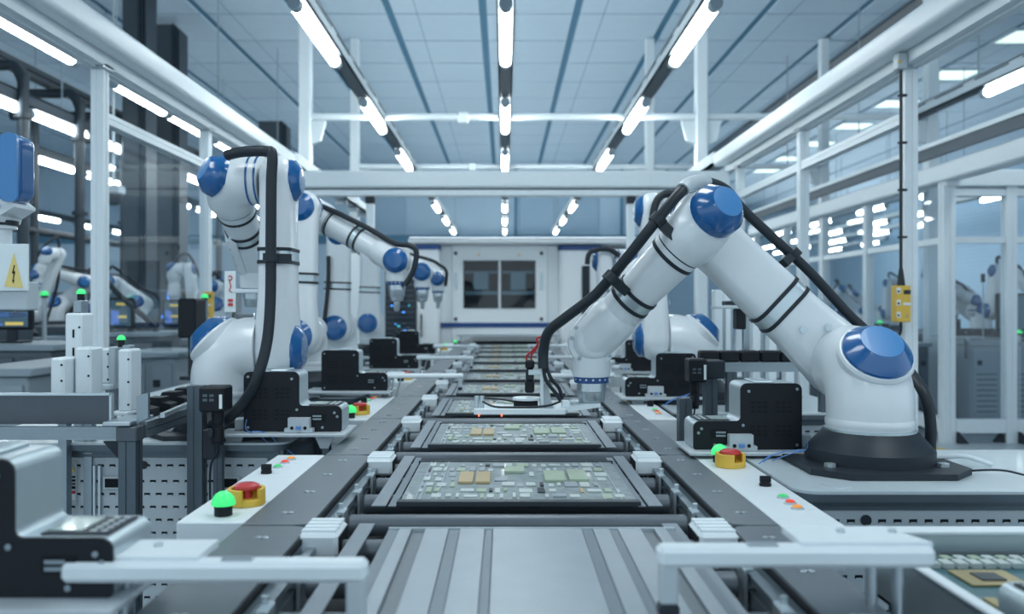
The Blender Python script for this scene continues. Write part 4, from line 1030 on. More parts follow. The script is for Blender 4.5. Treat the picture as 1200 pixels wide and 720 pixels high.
MB().box(-2.2, P(131, 0, fd+.05).x, fd+.042, fd+.058, pzt, pzt+.006).build('panel_edge', SILVER, af)
MB().box(P(129.5, 0, fd+.05).x, P(132, 0, fd+.05).x, fd+.042, fd+.058, P(0, 497, fd+.05).z, pzt+.006).build('panel_edge', SILVER, af)
pv = [(P(160, 0, fd).x, P(0, 497, fd).z), (P(173.5, 0, fd).x, P(0, 490, fd).z), (P(173.5, 0, fd).x, P(0, 461, fd).z), (P(160, 0, fd).x, P(0, 465, fd).z)]
MB().prism(pv, (0, fd, 0), X, Z, -.012).build('end_plate', ALU, af)
MB().box(P(126, 0, fd).x, P(158, 0, fd).x, fd-.03, fd+.12, P(0, 498, fd).z, P(0, 493, fd).z, .002).build('shelf_plate', STEEL, af)
a0, a1 = V((fxp+.02, fd+.03, P(0, 501, fd).z)), P(242, 474, 2.75)
for k, h in ((0, 0), (-.03, -.022)): slot_bar('side_rail', a0 + Z*h, a1 + Z*h, .010, af, ALU)
slot_bar('upper_rail', a0 + V((.03, .05, .02)), P(225, 472, 2.7), .006, af, SILVER)
MB().prism([(0, 0), (-.045, 0), (0, -.05)], (fxp-.022, fd, P(0, 517, fd).z), X, Z, .01).build('gusset', DARK, af)
pd = 2.42; pxp = P(231, 0, pd).x
post('post', pxp, pd, 0, P(0, 452, pd).z, .021, af, ALUD)
post('post', pxp+.055, pd+.02, .55, P(0, 455, pd).z, .012, af, ALUD)
MB().box(pxp+.025, pxp+.06, pd-.03, pd, P(0, 537, pd).z, P(0, 502, pd).z, .003).build('clamp_plate', DARK, af)
random.seed(4)
for i, (px, py) in enumerate(((160, 484), (183, 478), (201, 471), (216, 466))):
    d = 2.9 + i*.14
    t = thing('black_bracket', f'small black stepped bracket on the rail, {ORD[i]} from the corner block', 'bracket', P(px, py, d), 'black brackets along the side rail')
    c = P(px, py, d); MB().prism([(-.05, -.015), (.05, -.015), (.05, .012), (.02, .018), (.02, .035), (-.035, .035), (-.05, .01)], c, X, Z, -.07).build('bracket_body', BLACK, t)
    MB().box(c.x-.06, c.x+.06, c.y-.01, c.y+.08, c.z-.03, c.z-.015, .002).build('base', DARK, t)
    MB().box(c.x-.01, c.x+.01, c.y+.03, c.y+.05, .9, c.z-.03).build('stem', DARK, t)
# ---------------- scanners on posts
def scanner(label, px0, px1, py0, py1, d, mir=1):
    x0, x1 = P(px0, 0, d).x, P(px1, 0, d).x; z0, z1 = P(0, py1, d).z, P(0, py0, d).z
    t = thing('line_scanner', label, 'scanner', ((x0+x1)/2, d, z0))
    MB().box(x0, x1, d-.05, d+.03, z0, z1, .005).build('scanner_body', BLACK, t)
    xc = (x0+x1)/2 + .003*mir
    MB().lathe((xc, d-.005, z0), -Z, [(.016, 0), (.016, .035), (.0145, .037), (.0145, .042), (.017, .044), (.017, .085), (.015, .088), (.015, .095), (.008, .097)], 20).build('lens_barrel', BLACK, t)
    MB().box(xc-.02, xc-.006, d-.03, d-.015, z0-.07, z0-.05, .002).build('clip', DARK, t)
    fpx = MB()
    for i in range(2):
        for j in range(2): fpx.box(x0+.012+i*.018, x0+.024+i*.018, d-.0515, d-.05, z0+.03+j*.012, z0+.037+j*.012)
    fpx.build('face_marks', ALUD, t)
    m = MB().box(x1-.012, x1-.004, d-.0515, d-.05, z0+.01, z1-.02); m.build('side_label', SIGNW, t, label='white label')
    MB().sweep(smooth_path([V((xc, d-.005, z0-.095)), V((xc-.002, d-.005, z0-.115)), V((xc-.02, d, z0-.15)), V((xc-.03, d+.02, z0-.22)), V((xc-.03, d+.03, z0-.3))], 5), .003, seg=6).build('cable', RUBBER, t)
    return t
scanner('black line scanner on a post in front of the folded robot on the left', 240, 269, 452, 481, 2.36)
scanner('black line scanner on a post at the right between two feeder units', 804, 825, 420, 447, 3.0, -1)
sp = thing('scanner_post', 'dark aluminium post carrying the line scanner between the right hand feeder units', 'post', (P(832, 0, 3.05).x, 3.05, 0))
post('post', P(832, 0, 3.05).x, 3.05, 0, P(0, 432, 3.05).z, .022, sp, ALUD)
MB().box(P(822, 0, 3.05).x, P(846, 0, 3.05).x, 3.0, 3.1, P(0, 443, 3.05).z, P(0, 422, 3.05).z, .004).build('clamp_block', DARK, sp)
post('brace', P(802, 0, 2.9).x, 2.9, 0, P(0, 467, 2.9).z, .022, sp, ALUD)
# black energy chain rail on the right
ec = thing('energy_chain', 'horizontal black energy chain on an aluminium rail behind the right feeder units', 'cable chain', (.9, 3.2, 1.05))
z1, z0 = P(0, 411, 3.2).z, P(0, 424, 3.2).z
for k in range(7): MB().box(.73+k*.075, .73+k*.075+.072, 3.17, 3.23, z0, z1, .006).build('chain_link', BLACK, ec)
slot_bar('rail', (.70, 3.2, P(0, 430, 3.2).z), (1.26, 3.2, P(0, 430, 3.2).z), .018, ec, ALU)
for x in (.85, 1.2): post('leg', x, 3.2, .9, P(0, 436, 3.2).z, .018, ec, ALUD)
# dark sensor block on a plate behind the arm
sb = thing('plate_sensor', 'black box hanging under a white plate just behind the arm of the largest robot', 'sensor', P(865, 370, 3.3))
MB().box(P(861, 0, 3.3).x, P(872, 0, 3.3).x, 3.27, 3.33, P(0, 386, 3.3).z, P(0, 362, 3.3).z, .004).build('sensor_box', BLACK, sb)
MB().box(P(837, 0, 3.3).x, P(876, 0, 3.3).x, 3.25, 3.36, P(0, 362, 3.3).z, P(0, 358.5, 3.3).z, .002).build('plate', PANEL, sb)
MB().box(P(848, 0, 3.3).x, P(862, 0, 3.3).x, 3.27, 3.33, P(0, 358, 3.3).z, P(0, 353, 3.3).z, .002).build('top_block', DARK, sb)
post('stand', P(874, 0, 3.38).x, 3.38, .9, P(0, 360, 3.3).z, .012, sb, ALU)
# white vertical guide columns behind the right arm
for i, (px, d, h) in enumerate(((842, 3.9, 340), (852, 4.3, 336), (886, 3.8, 366), (905, 4.1, 372), (925, 3.7, 400))):
    t = thing('guide_column', f'white upright guide column behind the slanting arm of the largest robot, {ORD[i]} from the conveyor side', 'guide column', (P(px, 0, d).x, d, .9), 'white columns behind the largest arm')
    x = P(px, 0, d).x; z1 = P(0, h, d).z
    MB().box(x-.025, x+.012, d-.03, d+.03, .9, z1, .004).build('column', PAINT, t)
    MB().box(x+.012, x+.03, d-.015, d+.015, .95, z1-.08, .002).build('slide_rail', ALU, t)
    MB().box(x-.04, x+.045, d-.05, d+.05, .9, .915, .002).build('foot', PANEL, t)
# ================================================================ white upright guides on the left
def upright(label, px0, px1, py0, py1, d, parts_fn=None):
    t = thing('upright_guide', label, 'upright guide', (P((px0+px1)/2, 0, d).x, d, .9))
    x0, x1 = P(px0, 0, d).x, P(px1, 0, d).x; z0, z1 = P(0, py1, d).z, P(0, py0, d).z
    MB().box(x0, x1, d-.03, d+.05, z0, z1, .006).build('upright', PAINT, t)
    z_ = z0
    if z_ > .9: MB().box((x0+x1)/2-.012, (x0+x1)/2+.012, d, d+.03, .62, z_+.01).build('stem', ALU, t)
    m = MB()
    for k in range(3): m.lathe((x1-.006, d-.03, z0+(z1-z0)*(.12+.36*k)), -Y, [(.0035, 0), (.0035, .0012)], 8)
    m.build('screws', DARK, t)
    return t, (x0, x1, z0, z1)
upright('shortest white upright guide, first behind the dark grey panel', 65, 81, 419, 470, 2.45)
t, q = upright('tallest white upright guide with slotted sides and green lamp on top', 81.5, 101, 367, 470, 2.62)
MB().box(P(89, 0, 2.62).x, P(98.5, 0, 2.62).x, 2.6, 2.65, q[3], P(0, 352, 2.62).z, .003).build('top_profile', ALU, t)
dome_lamp(P(94, 0, 2.62).x, 2.625, P(0, 353, 2.62).z, t, .013)
m = MB()
for k in range(4): m.box(P(91, 0, 2.62).x, P(93, 0, 2.62).x, 2.588, 2.592, q[2]+.03+k*.055, q[2]+.055+k*.055)
m.build('side_slots', SLOT, t)
upright('white upright guide standing right in front of the first enclosure post', 93, 112, 407, 470, 2.5)
t, q = upright('white upright guide with a short bottom tray, left of the lamp-topped slim one', 122, 134, 408, 449, 2.66)
MB().box(P(112, 0, 2.66).x, P(140, 0, 2.66).x, 2.6, 2.7, P(0, 455, 2.66).z, P(0, 449, 2.66).z, .003).build('bottom_tray', PAINT, t)
MB().box(P(134, 0, 2.66).x, P(142, 0, 2.66).x, 2.62, 2.7, P(0, 455, 2.66).z, P(0, 406, 2.66).z, .003).build('side_channel', PANEL, t)
t, q = upright('slim white upright guide with a green lamp, standing by the small end plate', 143, 158, 409, 482, 2.55)
MB().box(P(141, 0, 2.55).x, P(150, 0, 2.55).x, 2.56, 2.6, P(0, 470, 2.55).z, P(0, 405, 2.55).z, .003).build('rear_profile', ALU, t)
dome_lamp(P(145.5, 0, 2.6).x, 2.58, P(0, 407, 2.58).z, t, .012)
MB().box(P(137, 0, 2.55).x, P(158, 0, 2.55).x, 2.5, 2.6, P(0, 485, 2.55).z, P(0, 481, 2.55).z, .002).build('foot', PAINT, t)
# ================================================================ cut-off robot tool with warning plate, far left
cr = thing('industrial_robot', 'blue and white robot head at the picture edge above the lightning warning plate', 'robot', P(0, 300, 2.0))
d = 2.0
hx = P(10, 0, d).x; hz = P(0, 203, d).z
cr_cover = MB().prism([( .058, .075), (.058, -.05), (.045, -.075), (.0, -.07), (-.06, -.05), (-.1, .0), (-.1, .075), (.04, .083)], (hx, d-.06, hz), X, Z, -.075).build('blue_cover', BLUE, cr)
bv = cr_cover.modifiers.new('bevel', 'BEVEL'); bv.width = .014; bv.segments = 3
MB().prism([(-.1, .03), (.004, -.02), (.02, -.06), (.044, -.078), (.044, -.085), (.012, -.105), (.008, -.118), (-.1, -.118)], (hx, d-.055, hz), X, Z, -.09).build('head_body', WHITE, cr)
MB().prism(rrect(.019, .078, .012, 3), (hx+.04, d-.062, hz+.003), X, Z, .008).build('cover_rib', BLUETOP, cr)
MB().lathe((hx-.01, d-.066, hz+.045), -Y, [(.016, 0), (.014, .003)], 16).build('cover_hole', SLOT, cr)
for a, b in ((.015, -.085), (-.005, -.095)): MB().lathe((hx+a, d-.066, hz+b), -Y, [(.007, 0), (.007, .004)], 10).build('bolt', STEEL, cr)
MB().lathe((hx-.03, d, hz-.115), -Z, [(.045, 0), (.045, .016), (.034, .018), (.034, .06), (.036, .062), (.036, .075), (.03, .08), (.03, .16)], 22).build('wrist', WHITE, cr)
MB().lathe((hx-.03, d, hz-.112), -Z, [(.048, 0), (.048, .012)], 22).build('wrist_ring', DARK, cr)
pk = MB().box(P(-30, 0, d-.04).x, P(32, 0, d-.04).x, d-.04, d+.01, P(0, 364, d-.04).z, P(0, 330, d-.04).z, .003).build('tool_block', PANEL, cr)
d9 = d-.048
MB().box(P(-40, 0, d9).x, P(33, 0, d9).x, d-.05, d-.043, P(0, 341, d9).z, P(0, 286, d9).z, .001).build('plate', SIGNW, cr)
wt = MB().prism([(P(6, 0, d9).x, P(0, 336, d9).z), (P(28, 0, d9).x, P(0, 338, d9).z), (P(17, 0, d9).x, P(0, 297, d9).z)], (0, d-.0505, 0), X, Z, .001).build('warning_triangle', SIGNY, cr, label='yellow lightning warning triangle')
bt = [(17.5, 311), (15, 321), (17, 320.5), (16, 329), (15, 328), (16.8, 332.5), (18, 328), (17, 328.5), (19, 318), (17.2, 318.8), (18.6, 311)]
MB().prism([(P(a, 0, d9).x, P(0, b, d9).z) for a, b in bt], (0, d-.0515, 0), X, Z, .0006).build('lightning_bolt', SLOT, wt)
MB().box(P(-30, 0, d).x, P(24, 0, d).x, d-.045, d+.03, P(0, 372, d).z, P(0, 366, d).z, .001).build('blue_strip', BLUE, cr)
# ================================================================ yellow control units on the posts
def yellow_box(label, px0, px1, py0, py1, d, topw, cable=None, lamp=False):
    x0, x1 = P(px0, 0, d).x, P(px1, 0, d).x; z0, z1 = P(0, py1, d).z, P(0, py0, d).z; wd = x1-x0
    t = thing('safety_switch', label, 'safety switch', ((x0+x1)/2, d, z0))
    MB().box(x0, x1, d-.035, d+.035, z0, z1, .004).build('housing', YEL, t)
    h = z1-z0
    for k in range(3):
        zz = z0 + h*(.12 + .33*k)
        a = MB().box(x0-.001, x0+wd*.26, d-.037, d-.033, zz, zz+h*.16, .001).build('label_window', SIGNW, t)
        MB().lathe((x0+wd*.1, d-.037, zz+h*.06), -Y, [(h*.03, 0), (h*.03, .003)], 10).build('switch_dot', SLOT, a)
    MB().box(x0+wd*.48, x0+wd*.97, d-.037, d-.034, z0+h*.76, z0+h*.88, .001).build('name_plate', DARK, t)
    MB().box(x0+wd*.45, x0+wd*.97, d-.0365, d-.034, z0+h*.46, z0+h*.53, .0005).build('white_label', SIGNW, t)
    MB().prism([(-.012, 0), (.012, 0), (0, .022)], (x0+wd*.7, d-.0352, z0+h*.12), X, Z, .001).build('warning_mark', GOLD, t)
    if cable:
        MB().cyl(((x0+x1)/2, d, z1), ((x0+x1)/2, d, z1+.09), .022, .010, seg=12).build('cable_boot', RUBBER, t)
        MB().cyl(((x0+x1)/2, d, z1+.08), ((x0+x1)/2, d, cable), .0085, seg=8).build('cable', RUBBER, t)
        for k in range(4):
            zz = z1 + .25 + k*(cable-z1-.3)/3.4
            MB().box((x0+x1)/2-.014, (x0+x1)/2+.03, d-.012, d+.012, zz, zz+.012, .002).build('cable_tie', RUBBER, t)
        MB().box((x0+x1)/2-.03, (x0+x1)/2+.025, d-.03, d+.03, cable-.01, cable+.075, .006).build('junction_box', PANEL, t)
        MB().box((x0+x1)/2-.028, (x0+x1)/2-.012, d-.033, d-.03, cable+.02, cable+.034).build('warning_mark', YEL, t)
        MB().sweep(smooth_path([V(((x0+x1)/2, d, z0)), V(((x0+x1)/2, d+.01, z0-.06)), V(((x0+x1)/2-.04, d+.03, z0-.14)), V(((x0+x1)/2-.1, d+.05, z0-.2))], 5), .008, seg=8).build('lower_cable', RUBBER, t)
    return t
yellow_box('large yellow safety switch box with black cable above it, on the enclosure post', 1047.5, 1064, 335, 377.5, 4.5, .02, cable=P(0, 80, 4.5).z)
yellow_box('small yellow safety switch box on the enclosure post by the folded left robot', 239.5, 249.5, 342, 373, 6.05, .02)
gl = thing('signal_lamp', 'green signal lamp on a pole beside the small yellow safety box', 'signal lamp', (P(240, 0, 5.5).x, 5.5, .9))
MB().cyl((P(240, 0, 5.5).x, 5.5, 0), (P(240, 0, 5.5).x, 5.5, P(0, 352, 5.5).z), .02, seg=12).build('pole', ALU, gl)
dome_lamp(P(240, 0, 5.5).x, 5.5, P(0, 353, 5.5).z, gl, .022)
# white hanging card with red figure
hc = thing('instruction_card', 'white card with red arm symbol hanging beside the folded robot', 'sign', P(269, 341, 3.3))
MB().box(P(263.5, 0, 3.3).x, P(276, 0, 3.3).x, 3.295, 3.303, P(0, 366, 3.3).z, P(0, 318, 3.3).z, .001).build('card', SIGNW, hc)
ring = [P(269.6 + 2.1*math.cos(R(a)), 326 + 2.6*math.sin(R(a)), 3.293) for a in range(-150, 151, 25)]
MB().sweep(ring, .0022, seg=6).build('symbol', RED, hc)
MB().sweep([P(268.8, 329, 3.293), P(270.6, 336, 3.293), P(268.5, 341, 3.293), P(272, 343, 3.293)], .0022, seg=6).build('symbol', RED, hc)
for i in range(2): 
    for k in range(2): MB().box(P(267+i*3, 0, 3.29).x, P(269.5+i*3, 0, 3.29).x, 3.291, 3.296, P(0, 354+k*5, 3.29).z, P(0, 350.5+k*5, 3.29).z).build('red_block', RED, hc)
MB().box(P(269, 0, 3.3).x-.006, P(269, 0, 3.3).x+.006, 3.3, 3.31, .9, P(0, 340, 3.3).z).build('stem', ALU, hc)
# dark monitor seen edge-on behind left robot
mo = thing('monitor', 'dark monitor on a stand behind the folded left robot', 'monitor', (P(222, 0, 4.6).x, 4.6, .9))
MB().box(P(212, 0, 4.6).x, P(233, 0, 4.6).x, 4.55, 4.72, P(0, 396, 4.6).z, P(0, 350, 4.6).z, .01).build('display_case', BLACK, mo)
MB().box(P(220, 0, 4.6).x, P(227, 0, 4.6).x, 4.6, 4.65, .9, P(0, 394, 4.6).z, .004).build('stand', DARK, mo)
MB().box(P(214, 0, 4.6).x, P(232, 0, 4.6).x, 4.55, 4.72, .9, .92, .004).build('stand_foot', DARK, mo)
# ================================================================ tray with boards at the right front
ty = thing('parts_tray', 'open silver tray holding green boards at the right front corner', 'tray', (.9, 1.3, .78))
x0, x1, y0, y1, zt = .64, 1.25, 1.06, 1.5, .9
MB().box(x0, x1, y0, y1, .80, .806).build('tray_floor', STEEL, ty)
MB().box(x0, x1, y1-.004, y1, .80, zt).build('tray_wall', SILVER, ty); MB().box(x0, x1, y0, y0+.004, .80, zt).build('tray_wall', SILVER, ty)
MB().box(x0, x0+.004, y0, y1, .80, zt).build('tray_wall', SILVER, ty); MB().box(x1-.004, x1, y0, y1, .80, zt).build('tray_wall', SILVER, ty)
MB().box(x0-.015, x1+.015, y1-.006, y1+.03, zt-.004, zt+.004, .002).build('tray_rim', PAINT, ty)
MB().box(x0-.014, x0+.004, y0, y1-.006, zt-.004, zt+.003, .002).build('tray_rim', PAINT, ty)
ts = thing('tray_stand', 'dark stand carrying the open tray of green boards', 'stand', (.95, 1.3, 0))
MB().box(x0+.02, x1-.02, y0+.03, y1-.03, .74, .798, .004).build('stand_top', CABD, ts)
for x in (x0+.06, x1-.06):
    for y in (y0+.07, y1-.07): post('leg', x, y, 0, .74, .02, ts, ALUD)
gz0 = .862
def green_board(label, x0, y0, w_, h_, z, seed):
    t = thing('green_board', label, 'circuit board', (x0, y0, z))
    MB().box(x0, x0+w_, y0, y0+h_, z, z+.003, .0006).build('substrate', PCB, t)
    random.seed(seed)
    MB().box(x0+.07, x0+.16, y0+h_*.58, y0+h_*.58+.075, z+.003, z+.007, .001).build('socket', GOLD, t)
    MB().box(x0+.095, x0+.135, y0+h_*.58+.018, y0+h_*.58+.055, z+.007, z+.009, .001).build('chip', CHIPD, t)
    for k in range(20): MB().box(x0+.05+k*.023, x0+.05+k*.023+.017, y0+h_-.075, y0+h_-.05, z+.003, z+.013, .001).build('connector', CHIPW, t)
    for k in range(16): MB().box(x0+.09+k*.024, x0+.09+k*.024+.016, y0+h_-.04, y0+h_-.02, z+.003, z+.011, .001).build('connector', (CHIPG, CHIPW)[k % 2], t)
    for k in range(2): MB().box(x0+.012+k*.018, x0+.028+k*.018, y0+h_-.05, y0+h_-.005, z+.003, z+.030, .002).build('capacitor', GOLD, t)
    for (a, b, c, e, mm) in ((.045, .10, .018, .055, GOLD), (.075, .02, .016, .05, GOLD), (.02, .2, .01, .012, CHIPD), (.19, .22, .05, .05, PANEL), (.27, .16, .07, .05, GOLD), (.27, .25, .04, .02, CHIPD)):
        MB().box(x0+a, x0+a+c, y0+b, y0+b+e, z+.003, z+.012, .001).build('component', mm, t)
    MB().box(x0+.11, x0+.24, y0+.05, y0+.14, z+.003, z+.014, .002).build('module', CHIPD, t)
    MB().box(x0+.13, x0+.16, y0+.07, y0+.10, z+.014, z+.0155).build('module_label', PANEL, t)
    for k in range(14): MB().box(x0+.2+random.uniform(0, .3), 0, 0, 0, 0, 0) if False else None
    m = MB()
    for k in range(40):
        a, b = x0+random.uniform(.02, w_-.02), y0+random.uniform(.02, h_-.09); m.box(a, a+.006, b, b+.004, z+.003, z+.0055)
    m.build('small_parts', CHIPW, t, kind='stuff')
    return t
green_board('blue green board with gold socket lying in the open tray', .652, 1.09, .56, .39, gz0, 2)
bk = thing('board_rest', 'grey pad inside the tray under the blue green board', 'pad', (.9, 1.3, .806))
MB().box(.66, 1.2, 1.1, 1.47, .8065, gz0-.0005, .004).build('pad', CABD, bk)
# blue wires near the shelves
for i, (lab, pts) in enumerate((
    ('thin blue wires hanging from the second left feeder unit', [[(296, 506), (312, 508), (326, 520), (345, 534), (352, 545)], [(292, 507), (306, 512), (318, 524), (338, 540), (342, 548)], [(289, 492), (288, 503), (296, 507), (310, 506)]]),
    ('thin blue wires trailing from the unit in front of the largest robot', [[(946, 516), (945, 527), (930, 531), (905, 540)], [(944, 528), (925, 529), (905, 534), (888, 548)], [(920, 529), (900, 536), (880, 552), (868, 560)]]),
    ('thin blue wires trailing from the second right feeder unit', [[(808, 462), (800, 465), (785, 470), (772, 480)], [(806, 464), (795, 466), (780, 474), (768, 484)]]))):
    dd = (2.46, 2.12, 3.38)[i]
    t = thing('blue_wires', lab, 'wires', P(*pts[0][0], dd))
    for p in pts: MB().sweep(smooth_path([P(a, b, dd + .02*k) for k, (a, b) in enumerate(p)], 5), .0016*(dd/2.2), seg=5).build('wire', WIREB, t)
# plastic bottles / fixtures near the right conveyor edge
for i, (px, py, d) in enumerate(((707, 452, 4.3), (716, 448, 4.6), (722, 455, 4.2))):
    t = thing('clear_fixture', f'small pale cylinder fixture beyond the gripping wrist, {ORD[i]} from the conveyor', 'fixture', P(px, py, d), 'pale cylinder fixtures')
    c = V((P(px, py, d).x, d, .9)); MB().lathe(c, Z, [(.03, 0), (.03, .05), (.02, .06), (.02, .085), (.024, .087), (.024, .095)], 16).build('cylinder_body', PANEL, t)
    MB().lathe(c, Z, [(.021, .086), (.021, .105)], 16).build('cap', PAINT, t)
# ================================================================ blurred equipment beyond the enclosure
def cabinet(label, x0, x1, y0, y1, z1, m=CABD, doors=2, lamp=False, screen=None):
    t = thing('machine_cabinet', label, 'cabinet', ((x0+x1)/2, y0, 0))
    MB().box(x0, x1, y0, y1, .1, z1-.04, .008).build('cabinet_body', m, t)
    MB().box(x0-.03, x1+.03, y0-.03, y1+.03, z1-.04, z1, .006).build('worktop', CABL, t)
    MB().box(x0+.03, x1-.03, y0+.04, y1-.04, 0, .1).build('plinth', SLOT, t)
    wd = (x1-x0)/doors
    for k in range(doors):
        dr = MB().box(x0+wd*k+.02, x0+wd*(k+1)-.02, y0-.015, y0, .14, z1-.08, .005).build('door', m, t)
        MB().box(x0+wd*(k+.2), x0+wd*(k+.2)+.05, y0-.022, y0-.014, z1-.24, z1-.19, .003).build('latch', DARK, dr)
        mm = MB()
        zz = .2
        while zz < z1-.3:
            mm.box(x0+wd*k+.06, x0+wd*(k+1)-.06, y0-.0165, y0-.014, zz, zz+.008); zz += .055
        mm.build('louvres', SLOT, dr)
    return t
def bgmonitor(label, px, py, d, w_=.34, h_=.3, lit=True, base=.93):
    c = P(px, py, d)
    t = thing('monitor', label, 'monitor', (c.x, d, base))
    MB().box(c.x-w_/2, c.x+w_/2, d, d+.05, c.z-h_/2, c.z+h_/2, .01).build('case', BLACK, t)
    s_ = MB().box(c.x-w_/2+.02, c.x+w_/2-.02, d-.003, d, c.z-h_/2+.02, c.z+h_/2-.02).build('screen', SCREENL, t)
    if lit:
        MB().box(c.x-w_/2+.03, c.x-w_/2+.09, d-.006, d-.003, c.z-h_/2+.03, c.z+h_/2-.1).build('screen_block', SCRGLOW, s_)
        for k in range(3): MB().box(c.x-.03, c.x+w_/2-.05, d-.006, d-.003, c.z-.04+k*.05, c.z-.02+k*.05).build('screen_line', SCRY if k != 1 else SCREENL, s_)
    MB().box(c.x-.03, c.x+.03, d+.01, d+.04, base, c.z-h_/2+.01).build('neck', DARK, t)
    MB().box(c.x-.1, c.x+.1, d-.03, d+.08, base, base+.015, .004).build('foot', DARK, t)
    return t
# benches carrying the background robots
for o in [o for o in col.objects if o.parent is None and o.get('category') == 'robot' and o.location.y > 6 and abs(o.location.x) > 1.9]:
    b = o.location; lab = o['label'].split(',')[0].split(' with ')[0]
    cabinet('grey louvred cabinet under the ' + ' '.join(lab.split()[:10]), b.x-.27, b.x+.27, b.y-.25, b.y+.25, b.z, CABD, 2)
cabinet('grey cabinet with two doors behind the slim white upright, nearest there', P(150, 0, 6.0).x, P(212, 0, 6.0).x, 5.9, 6.5, P(0, 412, 6.0).z, CABL, 2)
cabinet('pale cabinet low at the picture edge under the warning plate', P(-40, 0, 4.2).x, P(33, 0, 4.2).x, 4.2, 5.0, P(0, 432, 4.2).z, CABL, 2)
cabinet('dark cabinet behind the pale one at the picture edge', P(-20, 0, 5.3).x, P(60, 0, 5.3).x, 5.3, 5.9, P(0, 404, 5.3).z, CABD, 2)
bw = cabinet('long grey cabinet with louvred doors inside the fenced cell', P(1102, 0, 9.4).x, P(1172, 0, 9.4).x, 8.8, 9.1, P(0, 399, 9.2).z, CABL, 2)
cabinet('dark cabinet inside the fenced cell at the picture edge', P(1178, 0, 9.3).x, P(1260, 0, 9.3).x, 8.75, 9.1, P(0, 402, 9.3).z, CABD, 2)
cabinet('dark cabinet glimpsed between the enclosure post and the fence post', P(1076, 0, 9.0).x, P(1088, 0, 9.0).x, 9.0, 9.6, P(0, 402, 9).z, CABD, 1)
bgmonitor('small lit monitor with yellow bars right of the first enclosure post', 141, 367, 6.67, .2, .24, base=P(0, 388, 6.9).z)
bgmonitor('small lit monitor with yellow bars behind the dark monitor', 203, 367, 7.82, .2, .25, base=P(0, 389, 8.0).z)
bgmonitor('small lit monitor low at the picture edge under the warning plate', 12, 374, 5.5, .27, .14, base=P(0, 404, 5.3).z)
bgmonitor('large teal monitor in the fenced cell at the picture edge', 1192, 366, 9.0, .42, .4, lit=False, base=P(0, 399, 9.2).z)
# server racks and frames in the blurred left hall
random.seed(9)
for i, (px, d, w_, zt) in enumerate(((-60, 6.9, .6, 1.25), (75, 8.2, .8, 1.1), (132, 9.3, .5, 1.3), (180, 8.4, .7, 1.45), (140, 13, 1.0, 1.65), (232, 11.0, .7, 1.5), (262, 9.6, .7, 1.2), (20, 12.5, 1.2, 1.5))):
    x = P(px, 0, d).x
    t = thing('machine_block', f'blurred dark machine beyond the left enclosure posts, {ORD[i]} of the row there', 'machine', (x, d, 0), 'blurred machines beyond the left posts')
    MB().box(x-w_/2, x+w_/2, d, d+.7, .08, zt, .01).build('body', CABD, t)
    MB().box(x-w_/2+.05, x+w_/2-.05, d-.02, d, .2, zt-.45, .005).build('door', DUCT, t)
    MB().box(x-w_/2-.02, x+w_/2+.02, d-.03, d+.72, zt-.38, zt-.34, .005).build('shelf', CABL, t)
    for k in range(4):
        a = x + random.uniform(-w_*.42, w_*.42); z = random.uniform(zt-.3, zt-.06)
        MB().box(a, a+random.choice((.03, .05)), d-.012, d, z, z+random.choice((.03, .08)), .002).build('indicator_light', random.choice((LEDB, LEDB, LEDC, PANEL)), t)
    MB().box(x-w_*.3, x+w_*.1, d-.015, d, zt-.27, zt-.08, .004).build('screen', SCREENL, t)
    for s in (-1, 1): MB().box(x+s*(w_/2-.04)-.03, x+s*(w_/2-.04)+.03, d+.05, d+.65, 0, .08).build('foot', SLOT, t)
for i, (px, py, d) in enumerate(((205, 386, 7.9), (157, 352, 8.6), (52, 349, 7.6), (173, 353, 9.8))):
    c = P(px, py, d); t = thing('signal_lamp', f'tiny green signal lamp glowing among the blurred left machines, {ORD[i]} there', 'signal lamp', (c.x, d, 0), 'green signal lamps in the left hall')
    MB().cyl((c.x, d, 0), (c.x, d, c.z), .02, seg=10).build('pole', PANEL, t); dome_lamp(c.x, d, c.z, t, .035)
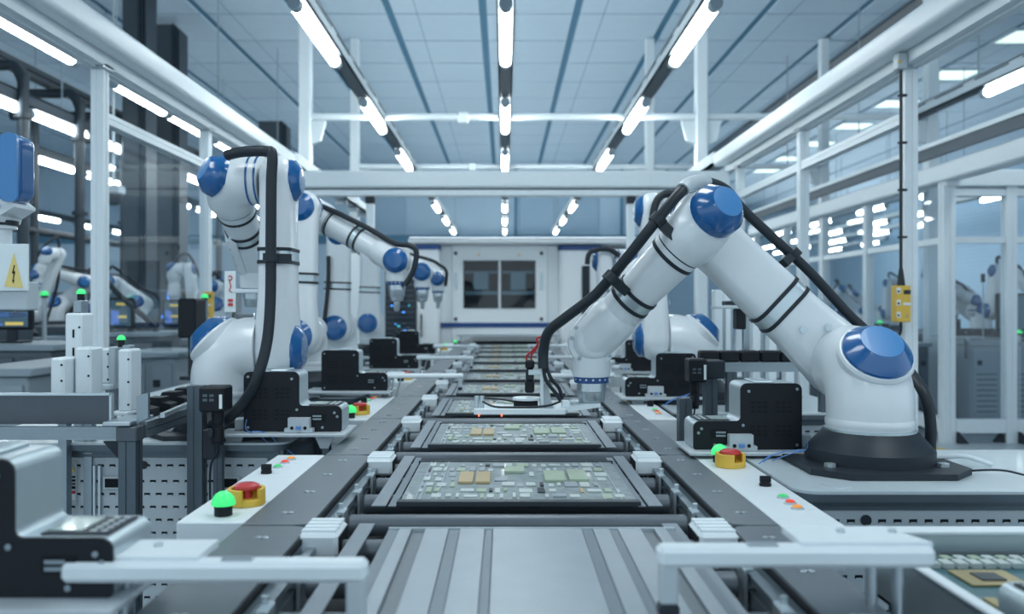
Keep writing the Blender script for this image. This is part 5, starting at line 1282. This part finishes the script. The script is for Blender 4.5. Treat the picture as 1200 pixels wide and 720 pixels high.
for i, (px, py, d) in enumerate(((1031, 381, 9.8), (1186, 388, 8.9), (1194, 393, 8.8))):
    c = P(px, py, d); t = thing('signal_lamp', f'green signal lamp in the fenced cell, {ORD[i]} from the yellow safety switch', 'signal lamp', (c.x, d, 0), 'green signal lamps in the fenced cell')
    MB().cyl((c.x, d, 0), (c.x, d, c.z), .02, seg=10).build('pole', PANEL, t); dome_lamp(c.x, d, c.z, t, .03)
# feeder unit copy in the fenced cell
unit('stepped black feeder unit inside the fenced cell', P(1143, 0, 8.7).x, 8.75, -1, z0=.985, shelf=True, bracket=False)
for i, (px, d, zt) in enumerate(((1000, 11.3, .98), (960, 9.6, .9))):
    x = P(px, 0, d).x
    t = thing('machine_block', f'grey machine base behind the slanting hose at the right, {ORD[i]} there', 'machine', (x, d, 0), 'machine bases behind the hose')
    MB().box(x-.4, x+.4, d+.5, d+1.2, .08, zt, .01).build('body', CABL, t)
    MB().box(x-.36, x+.36, d+.48, d+.5, .2, zt-.15, .005).build('door', CABD, t)
    for s in (-1, 1): MB().box(x+s*.3-.03, x+s*.3+.03, d+.55, d+1.15, 0, .08).build('foot', SLOT, t)
st2 = thing('sensor_pole', 'thin pole with a dark sensor head in the fenced cell', 'sensor', (P(1152, 0, 9.3).x, 9.3, .9))
MB().cyl((P(1152, 0, 9.3).x, 9.3, P(0, 399, 9.2).z), (P(1152, 0, 9.3).x, 9.3, P(0, 330, 9.3).z), .008, seg=8).build('pole', PANEL, st2)
MB().cyl((P(1152, 0, 9.3).x, 9.3, P(0, 331, 9.3).z), (P(1152, 0, 9.3).x, 9.3, P(0, 321, 9.3).z), .022, seg=10).build('sensor_head', DARK, st2)
# camera hanging on the lamp row of the left hall
hcam = thing('ceiling_camera', 'white ceiling camera with a dark lens hanging below the lamp row beyond the post', 'camera', P(134, 228, 9.5))
c = P(133, 228, 9.5)
MB().box(c.x-.1, c.x+.1, 9.42, 9.6, c.z-.0, c.z+.1, .02).build('housing', PANEL, hcam)
MB().lathe((c.x, 9.5, c.z), -Z, [(.09, 0), (.09, .05), (.07, .1), (.03, .12)], 16).build('lens_dome', DARK, hcam)
MB().cyl((c.x, 9.5, c.z+.1), (c.x, 9.5, HC), .015, seg=8).build('drop_rod', PANEL, hcam)
